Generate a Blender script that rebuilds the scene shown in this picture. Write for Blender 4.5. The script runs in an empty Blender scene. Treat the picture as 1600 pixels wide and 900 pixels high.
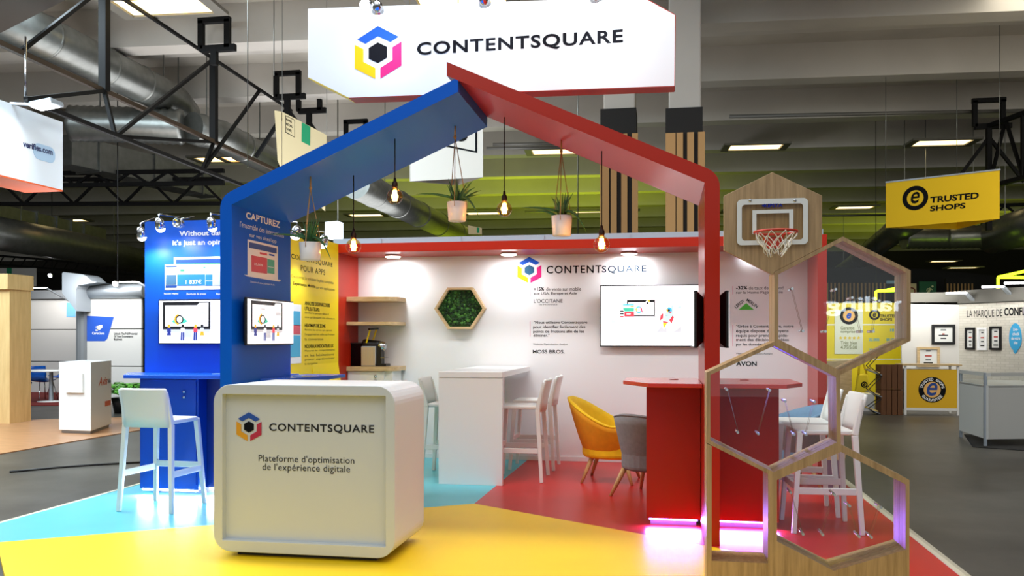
import bpy, bmesh, math, random
from mathutils import Vector, Matrix
random.seed(7)
SC = bpy.context.scene
COL = SC.collection
PI = math.pi
# ---------------------------------------------------------------- camera
FPX, CAMH, HOR = 1350.0, 1.43, 528.0
TH = math.atan(237 / FPX)
CS, SN = math.cos(TH), math.sin(TH)
cam = bpy.data.cameras.new('camera')
cam.sensor_width = 36.0
cam.lens = FPX * 36.0 / 1600.0
cam.shift_y = (HOR - 450) / 1600.0
cam.clip_end = 300
camo = bpy.data.objects.new('camera', cam)
COL.objects.link(camo)
camo.location = (0, 0, CAMH)
camo.rotation_euler = (PI / 2, 0, TH)
SC.camera = camo
# ---------------------------------------------------------------- world, exposure
SC.view_settings.view_transform = 'Standard'
SC.view_settings.look = 'None'
SC.view_settings.exposure = 0.0
SC.view_settings.gamma = 1.0
SC.view_settings.use_curve_mapping = False
w = bpy.data.worlds.new('hall_air')
SC.world = w
w.use_nodes = True
w.node_tree.nodes['Background'].inputs[0].default_value = (0.93, 0.97, 1.0, 1)
w.node_tree.nodes['Background'].inputs[1].default_value = 0.52
try:
    SC.cycles.max_bounces = 7
    SC.cycles.diffuse_bounces = 3
    SC.cycles.glossy_bounces = 3
    SC.cycles.transmission_bounces = 4
    SC.cycles.transparent_max_bounces = 12
    SC.cycles.sample_clamp_indirect = 4.0
    SC.cycles.caustics_reflective = False
    SC.cycles.caustics_refractive = False
except Exception:
    pass


def light(name, kind, loc, power, col=(1, 1, 1), aim=None, size=0.1, size_y=None, spot=60, blend=0.6, parent=None):
    d = bpy.data.lights.new(name, kind)
    d.energy = power
    d.color = col
    if kind == 'AREA':
        d.size = size
        if size_y:
            d.shape = 'RECTANGLE'
            d.size_y = size_y
    else:
        d.shadow_soft_size = size
    if kind == 'SPOT':
        d.spot_size = math.radians(spot)
        d.spot_blend = blend
    o = bpy.data.objects.new(name, d)
    COL.objects.link(o)
    o.location = loc
    if aim is not None:
        v = Vector(aim) - Vector(loc)
        o.rotation_euler = v.to_track_quat('-Z', 'Y').to_euler()
    return o


# the hall's own lamps: rows of ceiling fittings above and behind the photographer, and over the aisles; then booth neon and added upward fills
light('hall_ceiling_lamps', 'AREA', (-1.5, 1.0, 6.6), 170, (0.94, 0.97, 1.0), aim=(-1.2, 5.5, 0), size=9, size_y=4)
light('stand_ceiling_lamps', 'AREA', (-1.2, 6.1, 6.9), 360, (0.99, 0.98, 0.97), aim=(-1.2, 6.6, 0), size=6, size_y=0.8)
light('left_aisle_lamps', 'AREA', (-9.5, 8.8, 6.3), 1500, (0.74, 0.90, 1.0), aim=(-8.5, 10.0, 0), size=6, size_y=5)
light('right_aisle_lamps', 'AREA', (9.0, 14.0, 6.2), 300, (1.0, 0.93, 0.78), aim=(9.0, 18.0, 0), size=7, size_y=5)
light('neon_booth_lamps', 'AREA', (-5.0, 31.0, 3.2), 360, (0.80, 1.0, 0.03), aim=(-5.5, 32.0, 8), size=9, size_y=4)
light('neon_booth_lamps', 'AREA', (12.0, 43.0, 3.2), 210, (0.82, 1.0, 0.05), aim=(12.0, 44.0, 8), size=10, size_y=4)
light('ceiling_fill_left', 'AREA', (-7.5, 17.0, 2.7), 560, (0.97, 0.97, 1.0), aim=(-7.6, 17.0, 8), size=12, size_y=5)  # upward fill added to brighten the ceiling, stands for no particular fitting
light('ceiling_fill_right', 'AREA', (9.0, 13.5, 2.6), 70, (1.0, 0.9, 0.74), aim=(9.0, 13.6, 8), size=8, size_y=4)  # added upward fill for the right-hand part of the ceiling


# ---------------------------------------------------------------- pixel -> place
def ray(u, v):
    a = (u - 800) / FPX
    return Vector((-SN + a * CS, CS + a * SN, (HOR - v) / FPX))


CAM = Vector((0, 0, CAMH))


def G(u, v, z=0.0):
    d = ray(u, v)
    t = (z - CAMH) / d.z
    return CAM + d * t


class Pl:
    def __init__(s, p0, xdir):
        s.p0 = Vector(p0)
        s.x = Vector(xdir).normalized()
        s.n = s.x.cross(Vector((0, 0, 1)))
        s.z = Vector((0, 0, 1))

    def pt(s, u, v, off=0.0):
        d = ray(u, v)
        p0 = s.p0 + s.n * off
        t = (p0 - CAM).dot(s.n) / d.dot(s.n)
        return CAM + d * t


def FR(Y):
    return Pl((0, Y, 0), (1, 0, 0))


def SR(X):
    return Pl((X, 0, 0), (0, 1, 0))


# ---------------------------------------------------------------- materials
def S(r, g, b):
    def f(c):
        c = c / 255.0
        return c / 12.92 if c <= 0.04045 else ((c + 0.055) / 1.055) ** 2.4
    return (f(r), f(g), f(b), 1)


MATS = {}


def mat(name, rgb, rough=0.5, metal=0.0, emit=0.0, var=0.0, vscale=3.0, stretch=None, bump=0.0, spec=0.5, coat=0.0, emit_rgb=None):
    if name in MATS:
        return MATS[name]
    m = bpy.data.materials.new(name)
    m.use_nodes = True
    nt = m.node_tree
    b = nt.nodes['Principled BSDF']
    c = S(*rgb)
    b.inputs['Base Color'].default_value = c
    b.inputs['Roughness'].default_value = rough
    b.inputs['Metallic'].default_value = metal
    b.inputs['Specular IOR Level'].default_value = spec
    b.inputs['Coat Weight'].default_value = coat
    if emit:
        b.inputs['Emission Color'].default_value = S(*(emit_rgb or rgb))
        b.inputs['Emission Strength'].default_value = emit
    if var or bump:
        tc = nt.nodes.new('ShaderNodeTexCoord')
        mp = nt.nodes.new('ShaderNodeMapping')
        if stretch:
            mp.inputs['Scale'].default_value = stretch
        nz = nt.nodes.new('ShaderNodeTexNoise')
        nz.inputs['Scale'].default_value = vscale
        nz.inputs['Detail'].default_value = 5
        nt.links.new(tc.outputs['Object'], mp.inputs[0])
        nt.links.new(mp.outputs[0], nz.inputs['Vector'])
        if var:
            mx = nt.nodes.new('ShaderNodeMix')
            mx.data_type = 'RGBA'
            lo = [max(0, x * (1 - var)) for x in c[:3]] + [1]
            hi = [min(1, x * (1 + var)) for x in c[:3]] + [1]
            mx.inputs[6].default_value = lo
            mx.inputs[7].default_value = hi
            rp = nt.nodes.new('ShaderNodeMapRange')
            rp.inputs[1].default_value = 0.3
            rp.inputs[2].default_value = 0.7
            nt.links.new(nz.outputs['Fac'], rp.inputs[0])
            nt.links.new(rp.outputs[0], mx.inputs[0])
            nt.links.new(mx.outputs[2], b.inputs['Base Color'])
        if bump:
            bp = nt.nodes.new('ShaderNodeBump')
            bp.inputs['Strength'].default_value = bump
            bp.inputs['Distance'].default_value = 0.01
            nt.links.new(nz.outputs['Fac'], bp.inputs['Height'])
            nt.links.new(bp.outputs[0], b.inputs['Normal'])
    MATS[name] = m
    return m


def glassy(name, tint, gloss_mix=0.08, rough=0.0):
    """thin clear sheet: mostly see-through with a fresnel reflection"""
    m = bpy.data.materials.new(name)
    m.use_nodes = True
    nt = m.node_tree
    nt.nodes.remove(nt.nodes['Principled BSDF'])
    out = nt.nodes['Material Output']
    tr = nt.nodes.new('ShaderNodeBsdfTransparent')
    tr.inputs[0].default_value = S(*tint)
    gl = nt.nodes.new('ShaderNodeBsdfGlossy')
    gl.inputs['Roughness'].default_value = rough
    lw = nt.nodes.new('ShaderNodeLayerWeight')
    pw = nt.nodes.new('ShaderNodeMath')
    pw.operation = 'POWER'
    pw.inputs[1].default_value = 5
    nt.links.new(lw.outputs['Facing'], pw.inputs[0])
    fr = nt.nodes.new('ShaderNodeMath')
    fr.operation = 'MULTIPLY_ADD'
    fr.inputs[1].default_value = 0.8
    fr.inputs[2].default_value = gloss_mix * 0.25
    nt.links.new(pw.outputs[0], fr.inputs[0])
    mx = nt.nodes.new('ShaderNodeMixShader')
    nt.links.new(fr.outputs[0], mx.inputs[0])
    nt.links.new(tr.outputs[0], mx.inputs[1])
    nt.links.new(gl.outputs[0], mx.inputs[2])
    nt.links.new(mx.outputs[0], out.inputs[0])
    MATS[name] = m
    return m


def wood(name, rgb, scale=(14, 14, 0.9), rough=0.45, dark=0.72):
    m = bpy.data.materials.new(name)
    m.use_nodes = True
    nt = m.node_tree
    b = nt.nodes['Principled BSDF']
    b.inputs['Roughness'].default_value = rough
    tc = nt.nodes.new('ShaderNodeTexCoord')
    mp = nt.nodes.new('ShaderNodeMapping')
    mp.inputs['Scale'].default_value = scale
    nz = nt.nodes.new('ShaderNodeTexNoise')
    nz.inputs['Scale'].default_value = 2.2
    nz.inputs['Detail'].default_value = 8
    nz.inputs['Roughness'].default_value = 0.65
    cr = nt.nodes.new('ShaderNodeValToRGB')
    c = S(*rgb)
    e = cr.color_ramp.elements
    e[0].position, e[1].position = 0.33, 0.62
    e[0].color = (c[0] * dark, c[1] * dark * 0.95, c[2] * dark * 0.88, 1)
    e[1].color = c
    nt.links.new(tc.outputs['Object'], mp.inputs[0])
    nt.links.new(mp.outputs[0], nz.inputs['Vector'])
    nt.links.new(nz.outputs['Fac'], cr.inputs[0])
    nt.links.new(cr.outputs[0], b.inputs['Base Color'])
    MATS[name] = m
    return m


# ---------------------------------------------------------------- mesh builder
ORG = {}


class MB:
    def __init__(s, m=None):
        s.v, s.f, s.mi, s.sm, s.mats, s.cur = [], [], [], [], [], 0
        if m:
            s.mat(m)

    def mat(s, m):
        if m not in s.mats:
            s.mats.append(m)
        s.cur = s.mats.index(m)
        return s

    def add(s, vs, fs, smooth=False):
        o = len(s.v)
        s.v += [Vector(p) for p in vs]
        for f in fs:
            s.f.append([i + o for i in f])
            s.mi.append(s.cur)
            s.sm.append(smooth)
        return s

    def box(s, x0, x1, y0, y1, z0, z1):
        vs = [(x, y, z) for z in (z0, z1) for y in (y0, y1) for x in (x0, x1)]
        return s.add(vs, [(0, 2, 3, 1), (4, 5, 7, 6), (0, 1, 5, 4), (2, 6, 7, 3), (0, 4, 6, 2), (1, 3, 7, 5)])

    def obox(s, c, ax, ay, az):
        """box round centre c with half-axis vectors"""
        c, ax, ay, az = Vector(c), Vector(ax), Vector(ay), Vector(az)
        vs = [c + ax * i + ay * j + az * k for k in (-1, 1) for j in (-1, 1) for i in (-1, 1)]
        return s.add(vs, [(0, 2, 3, 1), (4, 5, 7, 6), (0, 1, 5, 4), (2, 6, 7, 3), (0, 4, 6, 2), (1, 3, 7, 5)])

    def prism(s, poly, vec, smooth=False):
        n = len(poly)
        vec = Vector(vec)
        a = [Vector(p) for p in poly]
        s.add(a + [p + vec for p in a], [list(range(n))[::-1], list(range(n, 2 * n))])
        o = len(s.v) - 2 * n
        for i in range(n):
            j = (i + 1) % n
            s.f.append([o + i, o + j, o + n + j, o + n + i])
            s.mi.append(s.cur)
            s.sm.append(smooth)
        return s

    def ring(s, outer, inner, vec):
        n = len(outer)
        vec = Vector(vec)
        a = [Vector(p) for p in outer]
        b = [Vector(p) for p in inner]
        vs = a + b + [p + vec for p in a] + [p + vec for p in b]
        fs = []
        for i in range(n):
            j = (i + 1) % n
            fs += [(i, j, n + j, n + i), (2 * n + i, 3 * n + i, 3 * n + j, 2 * n + j),
                   (i, 2 * n + i, 2 * n + j, j), (n + i, n + j, 3 * n + j, 3 * n + i)]
        return s.add(vs, fs)

    def bar(s, p0, p1, w, h, up=(0, 0, 1), w1=None, h1=None):
        p0, p1 = Vector(p0), Vector(p1)
        d = (p1 - p0).normalized()
        up = Vector(up)
        if abs(d.dot(up)) > 0.98:
            up = Vector((0, 1, 0))
        x = d.cross(up).normalized()
        y = x.cross(d)
        w1, h1 = w1 or w, h1 or h
        vs = []
        for p, a, b in ((p0, w, h), (p1, w1, h1)):
            vs += [p + x * (a / 2 * i) + y * (b / 2 * j) for i, j in ((-1, -1), (1, -1), (1, 1), (-1, 1))]
        return s.add(vs, [(3, 2, 1, 0), (4, 5, 6, 7), (0, 1, 5, 4), (1, 2, 6, 5), (2, 3, 7, 6), (3, 0, 4, 7)])

    def path(s, pts, r, n=8, caps=True):
        pts = [Vector(p) for p in pts]
        rs = r if isinstance(r, (list, tuple)) else [r] * len(pts)
        rings = []
        ref = None
        for i, p in enumerate(pts):
            d = (pts[min(i + 1, len(pts) - 1)] - pts[max(i - 1, 0)]).normalized()
            if ref is None:
                ref = Vector((0, 0, 1)) if abs(d.z) < 0.9 else Vector((1, 0, 0))
            x = d.cross(ref).normalized()
            y = x.cross(d).normalized()
            ref = y
            rings.append([p + (x * math.cos(2 * PI * k / n) + y * math.sin(2 * PI * k / n)) * rs[i] for k in range(n)])
        vs = [q for rg in rings for q in rg]
        fs = []
        for i in range(len(pts) - 1):
            for k in range(n):
                l = (k + 1) % n
                fs.append((i * n + k, i * n + l, (i + 1) * n + l, (i + 1) * n + k))
        s.add(vs, fs, True)
        if caps:
            o = len(s.v) - len(vs)
            for f in (list(range(n))[::-1], [(len(pts) - 1) * n + k for k in range(n)]):
                s.f.append([o + i for i in f])
                s.mi.append(s.cur)
                s.sm.append(False)
        return s

    def tube(s, p0, p1, r, n=8, r1=None):
        return s.path([p0, p1], [r, r if r1 is None else r1], n)

    def lathe(s, prof, c=(0, 0, 0), n=24, axis=None, smooth=True):
        """prof: (radius, height) pairs along axis"""
        c = Vector(c)
        az = Vector(axis or (0, 0, 1)).normalized()
        ax = az.orthogonal().normalized()
        ay = az.cross(ax)
        vs, fs = [], []
        for r, h in prof:
            r = max(r, 1e-4)
            vs += [c + az * h + (ax * math.cos(2 * PI * k / n) + ay * math.sin(2 * PI * k / n)) * r for k in range(n)]
        for i in range(len(prof) - 1):
            for k in range(n):
                l = (k + 1) % n
                fs.append((i * n + k, i * n + l, (i + 1) * n + l, (i + 1) * n + k))
        return s.add(vs, fs, smooth)

    def ball(s, c, r, n=16):
        return s.lathe([(r * math.sin(PI * i / n), -r * math.cos(PI * i / n)) for i in range(n + 1)], c, n)

    # flat marks printed on a plane, placed by where the photograph shows them
    def decal(s, pl, px, off=0.001, th=0.002):
        return s.prism([pl.pt(u, v, off) for u, v in px], pl.n * th)

    def rect(s, pl, u0, v0, u1, v1, off=0.001, th=0.002):
        """an upright rectangle on the plane; v0, v1 measured at its left end"""
        a, b = pl.pt(u0, v0, off), pl.pt(u0, v1, off)
        c = pl.pt(u1, (v0 + v1) / 2, off)
        wd = (c - a).dot(pl.x)
        return s.prism([b, b + pl.x * wd, a + pl.x * wd, a], pl.n * th)

    def disc(s, pl, u, v, r, off=0.001, th=0.002, n=28, inner=0):
        c = pl.pt(u, v, off)
        R = [(math.cos(2 * PI * k / n), math.sin(2 * PI * k / n)) for k in range(n)]
        o = [c + pl.x * (r * a) + pl.z * (r * b) for a, b in R]
        if inner:
            return s.ring(o, [c + pl.x * (inner * a) + pl.z * (inner * b) for a, b in R], pl.n * th)
        return s.prism(o, pl.n * th)

    def text3(s, body, o, x, y, wd, ht, bold=0.0, th=0.0015, shear=0.0, space=1.0):
        tv, tf = glyphs(body, bold, shear, space)
        if not tv:
            return s
        x, y = Vector(x), Vector(y)
        n = x.cross(y)
        x0 = min(p[0] for p in tv)
        x1 = max(p[0] for p in tv)
        y0 = min(p[1] for p in tv)
        y1 = max(p[1] for p in tv)
        sx, sy = wd / max(x1 - x0, 1e-6), ht / max(y1 - y0, 1e-6)
        o = Vector(o) + n * th
        return s.add([o + x * ((p[0] - x0) * sx) + y * ((p[1] - y0) * sy) for p in tv], tf)

    def text(s, body, pl, u0, vt, vb, u1, bold=0.0, off=0.002, shear=0.0, space=1.0):
        a, b = pl.pt(u0, vt, off), pl.pt(u0, vb, off)
        c = pl.pt(u1, vb, off)
        return s.text3(body, b, pl.x, pl.z, (c - b).dot(pl.x), (a - b).z, bold, 0.0, shear, space)

    def arctext(s, body, c, x, y, r, a0, a1, h, bold=0.03, out=True):
        x, y = Vector(x), Vector(y)
        k = len(body)
        for i, ch in enumerate(body):
            if ch == ' ':
                continue
            a = math.radians(a0 + (a1 - a0) * (i + 0.5) / k)
            rad = x * math.cos(a) + y * math.sin(a)
            tan = (y * math.cos(a) - x * math.sin(a)) * (-1 if out else 1)
            up = rad if out else -rad
            wd = h * 0.75 * (0.35 if ch in 'I1' else 1.0)
            s.text3(ch, Vector(c) + rad * r - tan * (wd / 2) - up * (h / 2), tan, up, wd, h, bold, 0)
        return s

    def build(s, name, parent=None, bevel=0.0, seg=2, label=None, cat=None, group=None, kind=None, solid=0.0, sub=0, shade=False):
        me = bpy.data.meshes.new(name)
        if parent is not None:
            org = ORG[parent.name]
        else:
            xs = [p.x for p in s.v]
            ys = [p.y for p in s.v]
            zs = [p.z for p in s.v]
            org = Vector(((min(xs) + max(xs)) / 2, (min(ys) + max(ys)) / 2, min(zs)))
        me.from_pydata([p - org for p in s.v], [], s.f)
        for m in s.mats:
            me.materials.append(m)
        me.polygons.foreach_set('material_index', s.mi)
        me.polygons.foreach_set('use_smooth', [True] * len(s.sm) if shade else s.sm)
        bm = bmesh.new()
        bm.from_mesh(me)
        bmesh.ops.recalc_face_normals(bm, faces=bm.faces)
        bm.to_mesh(me)
        bm.free()
        me.update()
        o = bpy.data.objects.new(name, me)
        COL.objects.link(o)
        if parent is not None:
            o.parent = parent
            ORG[o.name] = org
        else:
            o.location = org
            ORG[o.name] = org
        if bevel:
            md = o.modifiers.new('edge', 'BEVEL')
            md.width = bevel
            md.segments = seg
            md.limit_method = 'ANGLE'
            md.angle_limit = math.radians(40)
        if solid:
            md = o.modifiers.new('thick', 'SOLIDIFY')
            md.thickness = solid
        if sub:
            md = o.modifiers.new('smooth', 'SUBSURF')
            md.levels = md.render_levels = sub
        tag(o, label, cat, group, kind)
        return o


GLY = {}


def glyphs(body, bold, shear, space):
    k = (body, bold, shear, space)
    if k in GLY:
        return GLY[k]
    cu = bpy.data.curves.new('glyphs', 'FONT')
    cu.body = body
    cu.offset = bold
    cu.shear = shear
    cu.space_character = space
    cu.resolution_u = 4
    ob = bpy.data.objects.new('glyphs', cu)
    COL.objects.link(ob)
    dg = bpy.context.evaluated_depsgraph_get()
    dg.update()
    me = bpy.data.meshes.new_from_object(ob.evaluated_get(dg))
    r = ([tuple(v.co) for v in me.vertices], [list(p.vertices) for p in me.polygons])
    bpy.data.objects.remove(ob)
    bpy.data.curves.remove(cu)
    bpy.data.meshes.remove(me)
    GLY[k] = r
    return r


def tag(o, label=None, cat=None, group=None, kind=None):
    if label:
        o['label'] = label
    if cat:
        o['category'] = cat
    if group:
        o['group'] = group
    if kind:
        o['kind'] = kind
    return o


def thing(name, label, cat, loc=(0, 0, 0), group=None):
    o = bpy.data.objects.new(name, None)
    o.empty_display_size = 0.1
    COL.objects.link(o)
    o.location = loc
    ORG[o.name] = Vector(loc)
    tag(o, label, cat, group)
    return o


def dup(root, loc, rotz=0.0, label=None, group=None, scale=None):
    def cp(o, par):
        c = o.copy()
        COL.objects.link(c)
        if par is not None:
            c.parent = par
        for ch in [x for x in o.children]:
            cp(ch, c)
        return c
    r = cp(root, None)
    r.location = loc
    r.rotation_euler = (0, 0, rotz)
    ORG[r.name] = Vector(loc)
    if scale:
        r.scale = scale
    if label:
        r['label'] = label
    if group:
        r['group'] = group
    return r


def inset(poly, d):
    """shrink a convex outline (list of 2-D points) by d"""
    n = len(poly)
    cx = sum(p[0] for p in poly) / n
    cy = sum(p[1] for p in poly) / n
    L = []
    for i in range(n):
        a, b = poly[i], poly[(i + 1) % n]
        dx, dy = b[0] - a[0], b[1] - a[1]
        l = math.hypot(dx, dy)
        nx, ny = -dy / l, dx / l
        if (cx - a[0]) * nx + (cy - a[1]) * ny < 0:
            nx, ny = -nx, -ny
        L.append((a[0] + nx * d, a[1] + ny * d, dx, dy))
    out = []
    for i in range(n):
        x1, y1, dx1, dy1 = L[i - 1]
        x2, y2, dx2, dy2 = L[i]
        t = ((x2 - x1) * dy2 - (y2 - y1) * dx2) / (dx1 * dy2 - dy1 * dx2)
        out.append((x1 + dx1 * t, y1 + dy1 * t))
    return out


def rrect(x0, z0, x1, z1, r, n=8):
    pts = []
    for cx, cz, a in ((x1 - r, z1 - r, 0), (x0 + r, z1 - r, 90), (x0 + r, z0 + r, 180), (x1 - r, z0 + r, 270)):
        for i in range(n + 1):
            t = math.radians(a + 90 * i / n)
            pts.append((cx + r * math.cos(t), cz + r * math.sin(t)))
    return pts


# ---------------------------------------------------------------- palette
M_white = mat('white_laminate', (236, 236, 234), 0.32)
M_wall = mat('white_wall', (238, 239, 240), 0.45)
M_cream = mat('cream_laminate', (206, 211, 212), 0.4)
M_red = mat('red_paint', (176, 36, 14), 0.28, spec=0.3)
M_blue = mat('blue_paint', (0, 92, 206), 0.4, spec=0.15)
M_blued = mat('blue_wall', (6, 92, 214), 0.4)
M_yel = mat('yellow_wall', (250, 218, 20), 0.45)
M_black = mat('black_plastic', (14, 14, 16), 0.4)
M_blacksteel = mat('black_steel', (11, 10, 10), 0.65, spec=0.2)
M_ink = mat('black_ink', (16, 18, 22), 0.7, spec=0.1)
M_grey = mat('grey_ink', (58, 64, 70), 0.7, spec=0.1)
M_wht_ink = mat('white_ink', (240, 242, 245), 0.6)
M_chrome = mat('chrome', (205, 208, 212), 0.15, 1.0)
M_galv = mat('galvanised_steel', (132, 134, 130), 0.36, 0.85, var=0.12, vscale=6)
M_alu = mat('brushed_aluminium', (170, 178, 186), 0.45, 0.6)
M_oak = wood('oak_laminate', (184, 152, 108), (22, 22, 1.1), dark=0.62)
M_oakh = wood('pale_oak_edge', (214, 186, 140), (3, 20, 20))
M_legwood = wood('beech_leg', (216, 170, 110), (20, 20, 2))
M_rope = mat('jute_rope', (176, 140, 92), 0.9)
M_leaf = mat('aloe_leaf', (52, 98, 48), 0.45, var=0.35, vscale=9)
M_glow = mat('lamp_glow', (255, 255, 255), 0.5, emit=14)
M_warmtube = mat('warm_tube', (255, 226, 160), 0.5, emit=3.2)
M_troffer = mat('troffer_body', (120, 116, 106), 0.5)

# ================================================================ the setting
HA = math.radians(3.41)                       # the hall stands slightly turned to the stand
HX, HY = Vector((math.cos(HA), math.sin(HA), 0)), Vector((-math.sin(HA), math.cos(HA), 0))


def hp(x, y, z):
    return HX * x + HY * y + Vector((0, 0, z))


def hbox(mb, x0, x1, y0, y1, z0, z1):
    return mb.obox(hp((x0 + x1) / 2, (y0 + y1) / 2, (z0 + z1) / 2), HX * ((x1 - x0) / 2), HY * ((y1 - y0) / 2), (0, 0, (z1 - z0) / 2))


FZ = -0.03                                     # the hall floor lies a step below the stand's floor
m = bpy.data.materials.new('hall_asphalt')
m.use_nodes = True
nt = m.node_tree
b = nt.nodes['Principled BSDF']
tc = nt.nodes.new('ShaderNodeTexCoord')
nz = nt.nodes.new('ShaderNodeTexNoise')
nz.inputs['Scale'].default_value = 0.9
nz.inputs['Detail'].default_value = 9
nz.inputs['Roughness'].default_value = 0.7
cr = nt.nodes.new('ShaderNodeValToRGB')
cr.color_ramp.elements[0].position, cr.color_ramp.elements[1].position = 0.32, 0.72
cr.color_ramp.elements[0].color = S(60, 57, 52)
cr.color_ramp.elements[1].color = S(90, 87, 80)
nt.links.new(tc.outputs['Object'], nz.inputs['Vector'])
nt.links.new(nz.outputs['Fac'], cr.inputs[0])
nt.links.new(cr.outputs[0], b.inputs['Base Color'])
b.inputs['Roughness'].default_value = 0.42
b.inputs['Specular IOR Level'].default_value = 0.45
M_asph = m
mb = MB(M_asph)
mb.box(-45, 45, -12, 62, FZ - 0.1, FZ)
mb.build('floor', kind='structure')

# stand floor: cyan, yellow and red vinyl meeting in one point
M_cy = mat('cyan_vinyl', (98, 194, 208), 0.32, var=0.04, vscale=2, spec=0.3)
M_fy = mat('yellow_vinyl', (250, 208, 26), 0.42, var=0.03, vscale=2, spec=0.3)
M_fr = mat('red_vinyl', (196, 38, 34), 0.32, var=0.06, vscale=2, spec=0.3)
V0 = (-1.61, 7.29)
mb = MB(M_fy)
mb.prism([(x, y, 0) for x, y in (V0, (1.75, 5.16), (1.75, 4.2), (-3.54, 4.2), (-4.592, 5.33))], (0, 0, FZ))
mb.build('floor_stand_yellow', kind='structure')
mb = MB(M_cy)
mb.prism([(x, y, 0) for x, y in (V0, (-4.592, 5.33), (-5.04, 5.81), (-5.04, 10.1), (-1.57, 10.1))], (0, 0, FZ))
mb.build('floor_stand_cyan', kind='structure')
mb = MB(M_fr)
mb.prism([(x, y, 0) for x, y in (V0, (-1.57, 10.1), (1.75, 10.1), (1.75, 5.16))], (0, 0, FZ))
mb.build('floor_stand_red', kind='structure')
M_strip = mat('floor_edge_profile', (222, 214, 186), 0.4)
MB(M_strip).box(-5.075, -5.04, 5.81, 10.1, FZ, 0.004).build('trim_1', kind='structure')
mb = MB(M_strip)
mb.prism([(1.75, 4.2, 0.004), (1.79, 4.2, 0.002), (1.86, 4.2, FZ), (1.75, 4.2, FZ)], (0, 5.9, 0))
mb.build('trim_2', kind='structure')

# back wall with red header, red side returns and the grey panel of the neighbour behind
MB(M_wall).box(-3.72, 1.66, 10.0, 10.06, 0, 2.5).build('wall_back', kind='structure')
M_gwall = mat('grey_panel', (158, 174, 186), 0.5)
mb = MB(M_gwall)
mb.box(-4.0, 1.75, 10.08, 10.16, FZ, 2.645)
for k in range(6):
    mb.box(-3.4 + k * 1.0, -3.385 + k * 1.0, 10.07, 10.08, 2.5, 2.64)
mb.build('wall_neighbour', kind='structure')
mb = MB(M_red)
mb.box(-3.72, 1.66, 9.35, 9.998, 2.40, 2.50)
mb.build('trim_3', kind='structure')
MB(M_red).box(-3.72, -3.65, 9.352, 9.998, 0, 2.40).build('wall_left', kind='structure')
MB(M_red).box(1.57, 1.66, 9.352, 9.998, 0, 2.40).build('wall_right', kind='structure')
mb = MB(M_white)
mb.box(-3.649, 1.569, 9.985, 9.999, 0.001, 0.05)
mb.build('baseboard_back', kind='structure')

# lettering and marks on the back wall
WB = FR(10.0)
wall = bpy.data.objects['wall_back']


def logo(mb, pl, u, v, R, cols, off=0.002, th=0.002):
    c = pl.pt(u, v, off)
    shapes = [(cols[0], [(-.81, .55), (0, 1), (.81, .55), (.49, .37), (0, .62), (-.49, .37)]),
              (cols[1], [(-.92, .36), (-.57, .17), (-.57, -.31), (-.1, -.57), (-.1, -.97), (-.92, -.53)]),
              (cols[2], [(.92, .36), (.57, .17), (.57, -.31), (.1, -.57), (.1, -.97), (.92, -.53)]),
              (cols[3], [(0, .39), (.36, .2), (.36, -.2), (0, -.39), (-.36, -.2), (-.36, .2)])]
    for mt, pts in shapes:
        mb.mat(mt)
        mb.prism([c + pl.x * (x * R) + pl.z * (y * R) for x, y in pts], pl.n * th)


M_lb = mat('logo_blue', (30, 86, 196), 0.6, spec=0.15)
M_ly = mat('logo_yellow', (232, 186, 20), 0.6, spec=0.15)
M_lp = mat('logo_pink', (216, 40, 120), 0.6, spec=0.15)
M_lc = mat('logo_crimson', (196, 44, 84), 0.5)
M_lk = mat('logo_black', (14, 16, 24), 0.7, spec=0.1)
mb = MB()
logo(mb, WB, 827, 422, 0.155, (M_lb, M_ly, M_lp, mat('logo_steel', (44, 88, 120), 0.6, spec=0.1)))
mb.build('logo', wall)
mb = MB(M_ink)
mb.text('CONTENT', WB, 854, 415.5, 427.5, 940, 0.012, space=1.15)
mb.mat(mat('steel_ink', (14, 40, 64), 0.7, spec=0.1))
mb.text('SQUARE', WB, 940.5, 415.5, 427.6, 1010, 0.012, space=1.15)
mb.mat(M_ink)
T = [('+15%', 834, 449, 454.5, 850, 0.03), ('de vente sur mobile', 853.5, 449, 454.5, 908, 0.0), ('aux USA, Europe et Asie', 834, 456.5, 461.8, 901, 0.01),
     ('"Nous utilisons Contentsquare', 834, 501.5, 507, 917.5, 0.01), ('pour identifier facilement des', 833, 508.3, 514.5, 914.5, 0.01),
     ('points de frictions afin de les', 833, 515.3, 521.3, 912.5, 0.01), ('éliminer."', 833.5, 521.6, 526.2, 858.5, 0.01),
     ('MOSS BROS.', 832.5, 546.5, 552.2, 882, 0.012),
     ('"Grâce à Contentsquare, notre', 1150, 507.5, 513, 1240, 0.01), ('équipe dispose de moyens', 1150, 514.5, 520.8, 1232, 0.01),
     ('requis pour prendre rapide-', 1150, 521.8, 527.8, 1231.5, 0.01), ('ment des décisions guidées', 1150, 528.5, 534, 1232.5, 0.01),
     ('par les données."', 1150, 535.5, 541.3, 1196, 0.01), ('-32%', 1150, 447, 452.5, 1167.5, 0.03), ('AVON', 1150, 564.5, 572, 1182.5, 0.035)]
for bd, u0, vt, vb, u1, bo in T:
    mb.text(bd, WB, u0, vt, vb, u1, bo)
mb.mat(M_grey)
for bd, u0, vt, vb, u1, bo in [("L'OCCITANE", 834, 467.5, 473.3, 879, 0.008), ('EN PROVENCE', 842, 475, 477, 871, 0),
                               ('Website Optimisation Analyst', 833, 536.3, 539.8, 887, 0), ('Website Optimisation Analyst', 1150, 551, 554.5, 1207, 0),
                               ('de taux de rebond', 1170, 447.5, 452.7, 1224, 0), ('sur la Home Page Mobile', 1150, 454.6, 460.5, 1223, 0)]:
    mb.text(bd, WB, u0, vt, vb, u1, bo)
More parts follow.
